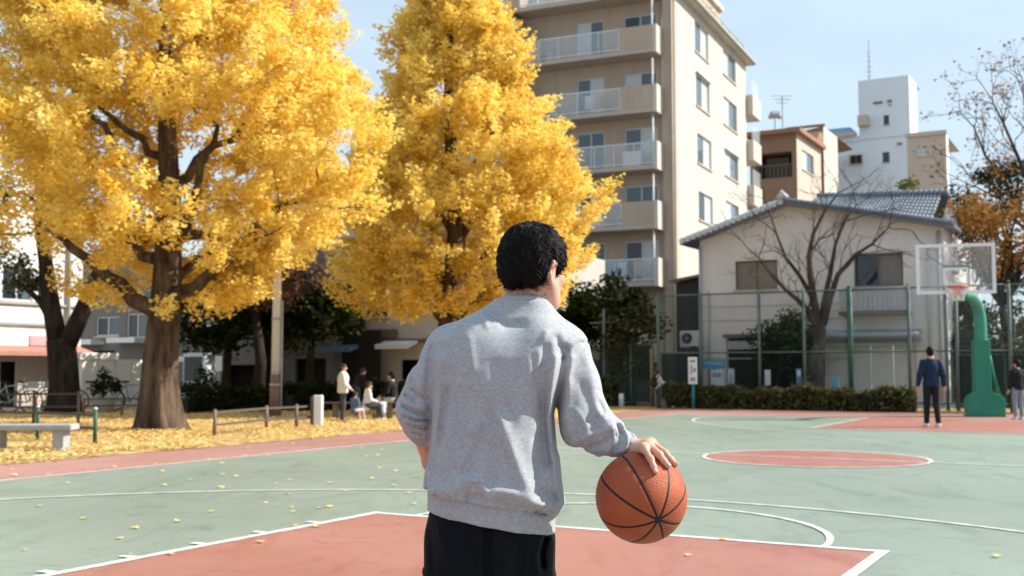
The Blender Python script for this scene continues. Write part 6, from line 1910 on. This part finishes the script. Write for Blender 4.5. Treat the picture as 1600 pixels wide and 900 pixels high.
    D -= (.0022 * np.sin(u * 13 + lz * 34 + 1.5 * np.sin(lz * 60)) * np.sin(lz * 58 + u * 5) + .0010 * np.sin(u * 29 - lz * 40 + 2 * np.sin(u * 9))).astype(np.float32) * np.clip(rad / .05, 0, 1).astype(np.float32)
    v, fc = hr.mesh()
    # strands as narrow ribbons combed away from the crown whorl
    r = np.random.default_rng(9)
    whorl = Hd(.012, -.055, .108)
    N = 14000
    me_n = np.zeros_like(v)
    tri = np.cross(v[fc[:, 1]] - v[fc[:, 0]], v[fc[:, 2]] - v[fc[:, 0]])
    for k in range(4): np.add.at(me_n, fc[:, k], tri)
    me_n /= np.linalg.norm(me_n, axis=1, keepdims=True) + 1e-12
    cc = Hd(0, -.01, .01)
    if ((v - cc) * me_n).sum() < 0: me_n = -me_n
    pick = r.integers(0, len(v), N * 2)
    far_ = np.linalg.norm(v[pick] - whorl, axis=1); pick = pick[(r.uniform(0, 1, len(pick)) < np.clip((far_ - .008) / .03, .15, 1))][:N]; N = len(pick)
    p0 = v[pick]; n0 = me_n[pick]
    away = p0 - whorl; away += r.normal(0, .02, away.shape); away[:, 2] -= .05
    away -= n0 * (away * n0).sum(1, keepdims=True); away /= np.linalg.norm(away, axis=1, keepdims=True) + 1e-9
    tw = np.cross(n0, away); away = away + tw * (.35 + r.normal(0, .3, (N, 1))); away /= np.linalg.norm(away, axis=1, keepdims=True)
    clump = np.sin(p0[:, :1] * 160 + 3 * np.sin(p0[:, 2:] * 90)) * np.sin(p0[:, 2:] * 130 + 2 * np.sin(p0[:, 1:2] * 110))
    away = away + np.cross(n0, away) * clump * .8; away /= np.linalg.norm(away, axis=1, keepdims=True)
    side = np.cross(n0, away)
    Ls = r.uniform(.018, .042, N)[:, None]; wd = r.uniform(.0005, .0011, N)[:, None]
    lift = r.uniform(.0005, .0045, N)[:, None] * (1 + .8 * clump)
    a0 = p0 - n0 * .001; a1 = p0 + away * Ls * .5 + n0 * (lift + .001); a2 = p0 + away * Ls + n0 * (lift * .5 - Ls ** 2 * 3.2) + side * r.normal(0, .003, (N, 1))
    vs = np.stack([a0 - side * wd, a0 + side * wd, a1 - side * wd * .9, a1 + side * wd * .9, a2 - side * wd * .25, a2 + side * wd * .25], 1).reshape(-1, 3)
    b0 = np.arange(N) * 6
    fs = np.concatenate([np.stack([b0, b0 + 1, b0 + 3, b0 + 2], 1), np.stack([b0 + 2, b0 + 3, b0 + 5, b0 + 4], 1)])
    # tousled tufts : broader tapered locks lying over one another
    def locks(K, Lr, Wr, Hr, seedk):
        r = np.random.default_rng(seedk)
        pk = r.integers(0, len(v), K * 3); ww = np.linalg.norm(v[pk] - whorl, axis=1); pk = pk[ww > .016][:K]; K = len(pk)
        p = v[pk]; n = me_n[pk]
        aw = p - whorl; aw[:, 2] -= .04; aw += r.normal(0, .03, aw.shape); aw -= n * (aw * n).sum(1, keepdims=True); aw /= np.linalg.norm(aw, axis=1, keepdims=True) + 1e-9
        tw = np.cross(n, aw); aw = aw + tw * r.normal(.22, .24, (K, 1)); aw /= np.linalg.norm(aw, axis=1, keepdims=True); sdv = np.cross(n, aw)
        L_ = r.uniform(*Lr, (K, 1)); w_ = r.uniform(*Wr, (K, 1)); hh_ = r.uniform(*Hr, (K, 1)); cv = r.normal(0, .14, (K, 1))
        low = np.clip((p[:, 2:] - (Hc[2] - .075)) / .05, .25, 1); L_ = L_ * low; hh_ = hh_ * low
        rows_ = []
        for q, (wf, hf) in zip((0, .35, .7, 1.0), ((.7, .15), (1, .9), (.7, 1.0), (.05, .55))):
            c_ = p + aw * L_ * q + sdv * cv * L_ * q * q + n * (hh_ * hf - (L_ * q) ** 2 * 3.0)
            rows_ += [c_ - sdv * w_ * wf - n * .0012, c_ + n * .0014, c_ + sdv * w_ * wf - n * .0012]
        V_ = np.stack(rows_, 1).reshape(-1, 3); b_ = np.arange(K) * 12
        f_ = [np.stack([b_ + 3 * i + j, b_ + 3 * i + j + 1, b_ + 3 * i + j + 4, b_ + 3 * i + j + 3], 1) for i in range(3) for j in range(2)]
        return V_, np.concatenate(f_)
    v1, f1 = locks(1500, (.020, .040), (.0014, .0030), (.0025, .0055), 31)
    v2, f2 = locks(2400, (.014, .030), (.0007, .0014), (.002, .006), 32)
    allv = np.concatenate([v, vs, v1, v2]); nn = len(v) + len(vs)
    mesh_obj('hair', allv - ROOT, np.concatenate([fc, fs + len(v), f1 + nn, f2 + nn + len(v1)]), M_hair, t, True)
    return Bc, Br
M_nail = mat('finger_nail', (.62, .38, .32), .3, .04, 10, spec=.5)
M_shoe = mat('black_trainer', (.02, .02, .022), .6, .2, 10)
BALL_C, BALL_R = foreground_man()

# ---------------------------------------------------------------- the basketball
def ball():
    m = mat('orange_ball_rubber', (.27, .05, .017), .5, scale=6, col2=(.42, .10, .036), spec=.3, contrast=.9)
    nt_ = m.node_tree; b = nt_.nodes['Principled BSDF']
    vo = nt_.nodes.new('ShaderNodeTexVoronoi'); vo.inputs['Scale'].default_value = 330
    nt_.links.new(nt_.nodes['Texture Coordinate'].outputs['Object'], vo.inputs['Vector'])
    bp = nt_.nodes.new('ShaderNodeBump'); bp.inputs['Strength'].default_value = .6; bp.inputs['Distance'].default_value = .002; bp.invert = True
    nt_.links.new(vo.outputs['Distance'], bp.inputs['Height']); nt_.links.new(bp.outputs['Normal'], b.inputs['Normal'])
    ms = mat('black_ball_seam', (.012, .011, .011), .6, .2, 20)
    t = thing('basketball', 'orange basketball with black seams under the man\'s right hand', 'basketball', BALL_C)
    pole = Vector((.257, 0, -.371)); pole.y = -sqrt(1 - pole.x ** 2 - pole.z ** 2)
    e1 = pole.cross(Vector((0, 0, 1))).normalized(); e2 = pole.cross(e1).normalized()
    # directions measured in the picture, in degrees
    normals = []
    for (dx, dy) in ((-37, -76), (-72, -45), (-82, 2), (18, -72)):
        # great circle through the pole and the point at this picture offset
        q = Vector(((1020 + dx - 1002) / 70, 0, -(803 + dy - 777) / 70)); l = q.x ** 2 + q.z ** 2
        q.y = -sqrt(max(0, 1 - l)); normals.append(pole.cross(q).normalized())
    bm = bmesh.new(); bmesh.ops.create_uvsphere(bm, u_segments=180, v_segments=120, radius=1)
    for v in bm.verts:
        p = v.co.normalized(); d = min(abs(math.asin(max(-1, min(1, p.dot(n))))) for n in normals)
        v.co = p * (BALL_R * (1 - .012 * math.exp(-(d / .03) ** 2)))
    me = bpy.data.meshes.new('cover'); bm.to_mesh(me); bm.free(); me.materials.append(m)
    me.polygons.foreach_set('use_smooth', np.ones(len(me.polygons), bool))
    o = bpy.data.objects.new('cover', me); o.parent = t; link(o)
    for n in normals:
        x = pole.normalized(); y = n.cross(x).normalized()
        sb = MB(); K = 120
        ins, out = .026, .0
        for k in range(K):
            a = 2 * pi * k / K; c = x * cos(a) + y * sin(a)
            for s_, r_ in ((-.034, .990), (-.019, .9980), (.019, .9980), (.034, .990)):
                q = (c + n * s_).normalized() * BALL_R * r_; sb.v.append(tuple(q))
        for k in range(K):
            k2 = (k + 1) % K
            for j in range(3): sb.f.append((k * 4 + j, k2 * 4 + j, k2 * 4 + j + 1, k * 4 + j + 1))
        sb.build('seam', ms, t, True)
ball()

# ---------------------------------------------------------------- people in the distance
M_navy = mat('navy_cloth', (.009, .02, .055), .85, .2, 12)
M_blackc = mat('black_cloth', (.010, .010, .012), .85, .2, 12)
M_whitec = mat('white_cloth', (.68, .68, .67), .85, .06, 12)
M_denim = mat('blue_denim', (.10, .16, .26), .85, .15, 20)
M_cream2 = mat('cream_cloth', (.58, .52, .45), .85, .08, 12)
M_greyc = mat('charcoal_cloth', (.06, .062, .07), .85, .15, 12)
M_palebl = mat('pale_blue_cloth', (.42, .52, .66), .85, .1, 12)
M_pinkc = mat('pale_pink_cloth', (.60, .44, .42), .85, .1, 12)
M_wshoe = mat('white_shoe', (.62, .62, .62), .6, .05, 10)
M_ruck = mat('black_rucksack', (.014, .014, .016), .8, .2, 10)

def figure(label, loc, face, height, J, top, legs, shoe, hair=None, bag=None, group=None, wide=1.0, bulk=1.0):
    """face: heading angle (0 = away from the camera, +y); J: joint dict in a 1.70 m figure's local frame (x right, y forward)"""
    t = thing('person', label, 'person', loc, face, group)
    s = height / 1.70
    t.scale = (s, s, s)
    g = lambda k: np.array(J[k], float)
    lo = np.min([np.array(v) for v in J.values()], 0) - .3; hi = np.max([np.array(v) for v in J.values()], 0) + .3
    lo[2] = max(lo[2], -.01)
    pe, ch, nk, hd = g('pelvis'), g('chest'), g('neck'), g('head')
    fwd = g('look') if 'look' in J else np.array((0, 1.0, 0)); fwd = fwd / np.linalg.norm(fwd); rgt = np.cross(fwd, (0, 0, 1.0)); rgt /= np.linalg.norm(rgt); up = np.cross(rgt, fwd)
    M = np.stack([rgt, fwd, up], 1); H = lambda x, y, z: hd + M @ np.array((x, y, z))
    b = Field(lo, hi, .011)
    b.ell(H(0, -.005, .02), (.073, .092, .085), M, .02); b.ell(H(0, .035, -.04), (.055, .055, .07), M, .03)
    b.cone(H(0, .09, .0), H(0, .108, -.03), .008, .012, .012)
    for sx in (-1, 1):
        b.ell(H(.03 * sx, .092, 0), (.013, .012, .01), M, .012, 's'); b.ell(H(.076 * sx, -.008, -.015), (.012, .018, .03), M, .01)
    b.cone(H(-.016, .092, -.065), H(.016, .092, -.065), .007, .007, .01)
    b.cone(nk, H(0, -.01, -.06), .055, .052, .03); b.cone(ch, nk, .10, .06, .05); b.cone(pe, ch, .11, .12, .06)
    for S_ in ('l', 'r'):
        sh, el, wr = g('sh' + S_), g('el' + S_), g('wr' + S_); hp, kn, an = g('hp' + S_), g('kn' + S_), g('an' + S_)
        b.cone(ch * .4 + sh * .6, sh, .05, .045, .04); b.cone(sh, el, .042, .036, .02); b.cone(el, wr, .036, .025, .02)
        d = (wr - el) / np.linalg.norm(wr - el); sd_ = np.cross(d, (0, 0, 1.0)); sd_ = sd_ / (np.linalg.norm(sd_) + 1e-6) if np.linalg.norm(sd_) > .2 else np.array((0, 1.0, 0))
        p = wr + d * .07; b.cone(wr, p, .026, .032, .015)
        for i in range(4): q = p + sd_ * (.022 - .0147 * i); b.cone(q, q + d * (.07 - .006 * abs(i - 1.3)) + np.array((0, .012, 0)), .0105, .009, .006)
        b.cone(wr + d * .02 + sd_ * .03, wr + d * .075 + sd_ * .045, .012, .010, .01)
        b.cone(hp, kn, .07, .05, .03); b.cone(kn, an, .05, .035, .03); ft = J.get('ft' + S_, (0, .14, -.05)); b.cone(an, an + np.array(ft) * .9, .036, .028, .02)
    b.build('body', M_skin, t)
    j = Field(lo, hi, .014)
    j.cone(pe + [0, 0, .0], ch, .145 * bulk, .155 * bulk, .05, sc=((0, 1, 0), .78)); j.cone(pe + [0, 0, -.06], pe, .15 * bulk, .148 * bulk, .04, sc=((0, 1, 0), .78)); j.cone(ch, nk - [0, 0, .03], .14 * bulk, .075, .06, sc=((0, 1, 0), .85))
    for S_ in ('l', 'r'):
        sh, el, wr = g('sh' + S_), g('el' + S_), g('wr' + S_)
        j.cone(ch * .35 + sh * .65, sh, .07, .060, .05); j.cone(sh, el, .068 * bulk, .060 * bulk, .03); j.cone(el, el + (wr - el) * .93, .058 * bulk, .044, .025)
        for q in (.35, .7): c_ = sh + (el - sh) * q; j.cone(c_ + [-.06, -.06, .01], c_ + [.06, -.06, -.02], .008, .008, .02, 's')
    j.cone(nk - [.0, .0, .03], nk + [0, .01, .03], .066, .064, .015); j.cone(nk + [0, .01, .0], nk + [0, .02, .09], .05, .054, .006, 's')
    if J.get('sit') is None: 
        sl, X, Y, Z = j.sub(lo, hi); j._mix(sl, np.broadcast_to((pe[2] - .10) - Z, j.D[sl].shape), 0, 'i')
    j.build('jacket', top, t)
    l = Field(lo, hi, .014)
    l.cone(pe + [-.04, 0, .02], pe + [.04, 0, .02], .11, .11, .03)
    for S_ in ('l', 'r'):
        hp, kn, an = g('hp' + S_), g('kn' + S_), g('an' + S_); l.cone(hp, kn, .092, .068, .03); l.cone(kn, an + (kn - an) * .06, .068, .056, .025)
        for q in (.9, 1.0): c_ = hp + (kn - hp) * q; l.cone(c_ + [-.06, -.07, 0], c_ + [.06, -.07, .02], .008, .008, .02, 's')
    l.build('trousers', legs, t)
    for S_ in ('l', 'r'):
        an = g('an' + S_); ft = np.array(J.get('ft' + S_, (0, .14, -.05)), float)
        f = Field(np.minimum(an, an + ft) - .12, np.maximum(an, an + ft) + .12, .011); f.cone(an + [0, 0, -.045], an + ft * [1, 1, 0] + [0, 0, -.05], .046, .042, .02); f.cone(an + [0, 0, .02], an + [0, 0, -.04], .046, .048, .02)
        sl, X, Y, Z = f.sub(f.lo, f.lo + 2); f._mix(sl, np.broadcast_to(an[2] - .088 - Z, f.D[sl].shape), 0, 'i'); f.build('shoe', shoe, t)
    hr = Field(hd - .2, hd + .2, .011); hr.ell(H(0, -.012, .028), (.083, .103, .092), M, .01); hr.ell(H(0, -.040, -.035), (.073, .062, .085), M, .03)
    sl, X, Y, Z = hr.sub(hr.lo, hr.lo + 1); ly = M[0, 1] * (X - hd[0]) + M[1, 1] * (Y - hd[1]) + M[2, 1] * (Z - hd[2]); lz = M[0, 2] * (X - hd[0]) + M[1, 2] * (Y - hd[1]) + M[2, 2] * (Z - hd[2])
    hr._mix(sl, np.where(ly < 0, -.10 - lz, np.where(ly < .02, -.05, -.05 + (ly - .02) * 1.5) - lz), 0, 'i'); hr.build('hair', hair or M_hair, t)
    if bag:
        bf = Field(lo - [0, .2, 0], hi, .014)
        c_ = ch * .62 + pe * .38 + [0, -.22, .02]; bf.cone(c_ + [-.05, 0, .13], c_ + [.05, 0, .13], .10, .10, .05); bf.cone(c_ + [-.06, 0, -.12], c_ + [.06, 0, -.12], .115, .115, .06); bf.cone(c_ + [0, 0, .1], c_ + [0, 0, -.1], .13, .14, .05); bf.cone(c_ + [-.06, -.11, -.08], c_ + [.06, -.11, -.08], .05, .05, .03)
        for sx in (-1, 1): bf.chain([c_ + [.10 * sx, .06, .16], ch + [.13 * sx, .02, .17], ch + [.13 * sx, .17, .02], c_ + [.12 * sx, .12, -.1]], [.022] * 4, .01)
        o = mesh_obj('rucksack', *bf.mesh(), bag, None, True); o.location = loc; o.rotation_euler = (0, 0, face); o.scale = (s, s, s)
        tag(o, 'black rucksack on the back of the walker by the net', 'rucksack')
    return t
STAND = dict(pelvis=(0, 0, .95), chest=(0, .01, 1.28), neck=(0, 0, 1.43), head=(0, .015, 1.585), shl=(-.16, 0, 1.355), shr=(.16, 0, 1.355), ell=(-.225, -.03, 1.10), elr=(.225, -.03, 1.10), wrl=(-.25, .05, .86), wrr=(.25, .05, .86),
             hpl=(-.085, 0, .90), hpr=(.085, 0, .90), knl=(-.095, .02, .49), knr=(.095, .02, .49), anl=(-.10, -.01, .088), anr=(.10, -.01, .088))
WALK = dict(STAND, knl=(-.09, .12, .50), anl=(-.09, .14, .095), knr=(.09, -.02, .49), anr=(.085, -.22, .12), ell=(-.245, -.10, 1.11), wrl=(-.25, -.06, .87), elr=(.245, .02, 1.10), wrr=(.25, .15, .90))
SIT = dict(pelvis=(0, 0, .52), chest=(0, .06, .86), neck=(0, .07, 1.01), head=(0, .10, 1.16), shl=(-.18, .06, .96), shr=(.18, .06, .96), ell=(-.22, .10, .70), elr=(.22, .10, .70), wrl=(-.12, .32, .62), wrr=(.10, .34, .62),
           hpl=(-.09, .02, .50), hpr=(.09, .02, .50), knl=(-.12, .42, .50), knr=(.12, .42, .50), anl=(-.13, .44, .09), anr=(.13, .50, .09), sit=(0, 0, .5))
def place(px, py): return gp(px, py)
q = gp(1457, 668); figure('man in navy jacket and black trousers walking toward the far hoop', q, R(-4), (668 - 542) * q.y / F, dict(WALK, knl=(-.09, .05, .49), anl=(-.10, .05, .09), knr=(.09, .0, .49), anr=(.10, -.09, .09), wrl=(-.27, .03, .87), ell=(-.24, -.05, 1.11), elr=(.24, -.03, 1.10), wrr=(.27, .05, .87), look=(.35, 1, -.2)), M_navy, M_blackc, M_wshoe, wide=1.1, bulk=1.08)
q = gp(1592, 656); figure('person in black jacket and grey jeans cut off by the right edge', q, R(12), (656 - 563) * q.y / F, dict(STAND, look=(-.4, 1, 0)), M_blackc, mat('grey_denim', (.20, .24, .28), .85, .15, 15), M_wshoe, bulk=1.12)
q = gp(535, 660); figure('standing person in a white jacket and dark trousers by the bench', q, R(-78), (660 - 569) * q.y / F, dict(STAND, elr=(.23, .05, 1.1), wrr=(.2, .2, .98), look=(.25, 1, -.1)), M_whitec, M_greyc, M_blackc, M_hairg, bulk=1.3)
q = gp(557, 651); figure('person in black bending behind the white jacket figure', q, R(-60), (651 - 571) * q.y / F, dict(STAND, chest=(0, .10, 1.24), neck=(0, .16, 1.37), head=(0, .23, 1.50), shl=(-.18, .12, 1.33), shr=(.18, .12, 1.33), ell=(-.22, .14, 1.05), elr=(.22, .2, 1.06), wrl=(-.15, .33, .93), wrr=(.15, .4, .95), look=(.1, 1, -.4)), M_blackc, M_greyc, M_blackc, M_hairg)
q = gp(571, 658); figure('seated person in a white top with dark trousers on the bench', q + Vector((0, .1, 0)), R(-70), (658 - 598) * q.y / F * 1.36, dict(SIT, look=(0, 1, -.3)), M_whitec, M_greyc, M_wshoe, M_hairg)
q = gp(552, 659); figure('seated person in blue and pale clothes between the two white tops', q + Vector((0, .05, 0)), R(-40), (659 - 614) * q.y / F * 1.36, dict(SIT, look=(-.3, 1, -.5)), M_denim, M_pinkc, M_wshoe, M_hairg)
q = gp(598, 657); figure('small child in pale blue sitting at the right of the bench', q + Vector((0, .1, 0)), R(40), (657 - 622) * q.y / F * 1.36, dict(SIT, look=(.2, 1, -.2)), M_palebl, M_palebl, M_wshoe, M_hairg)
q = gp(609, 655); figure('person in black seated at the far end of the bench', q + Vector((.05, .55, 0)), R(65), (655 - 585) * q.y / F * 1.40, dict(SIT, look=(-.2, 1, 0)), M_blackc, M_cream2, M_blackc, M_hair)
q = gp(1026, 637) + Vector((0, -.4, 0)); figure('walker in a cream top and dark trousers with a rucksack beside the net', q, R(-62), (637 - 578) * q.y / F, dict(STAND, knl=(-.09, .05, .49), anl=(-.1, .06, .09), elr=(.22, .08, 1.12), wrr=(.1, .28, 1.15), ell=(-.22, .08, 1.12), wrl=(-.1, .28, 1.12), look=(0, 1, -.3)), M_cream2, M_greyc, M_blackc, M_hairg, bag=M_ruck)
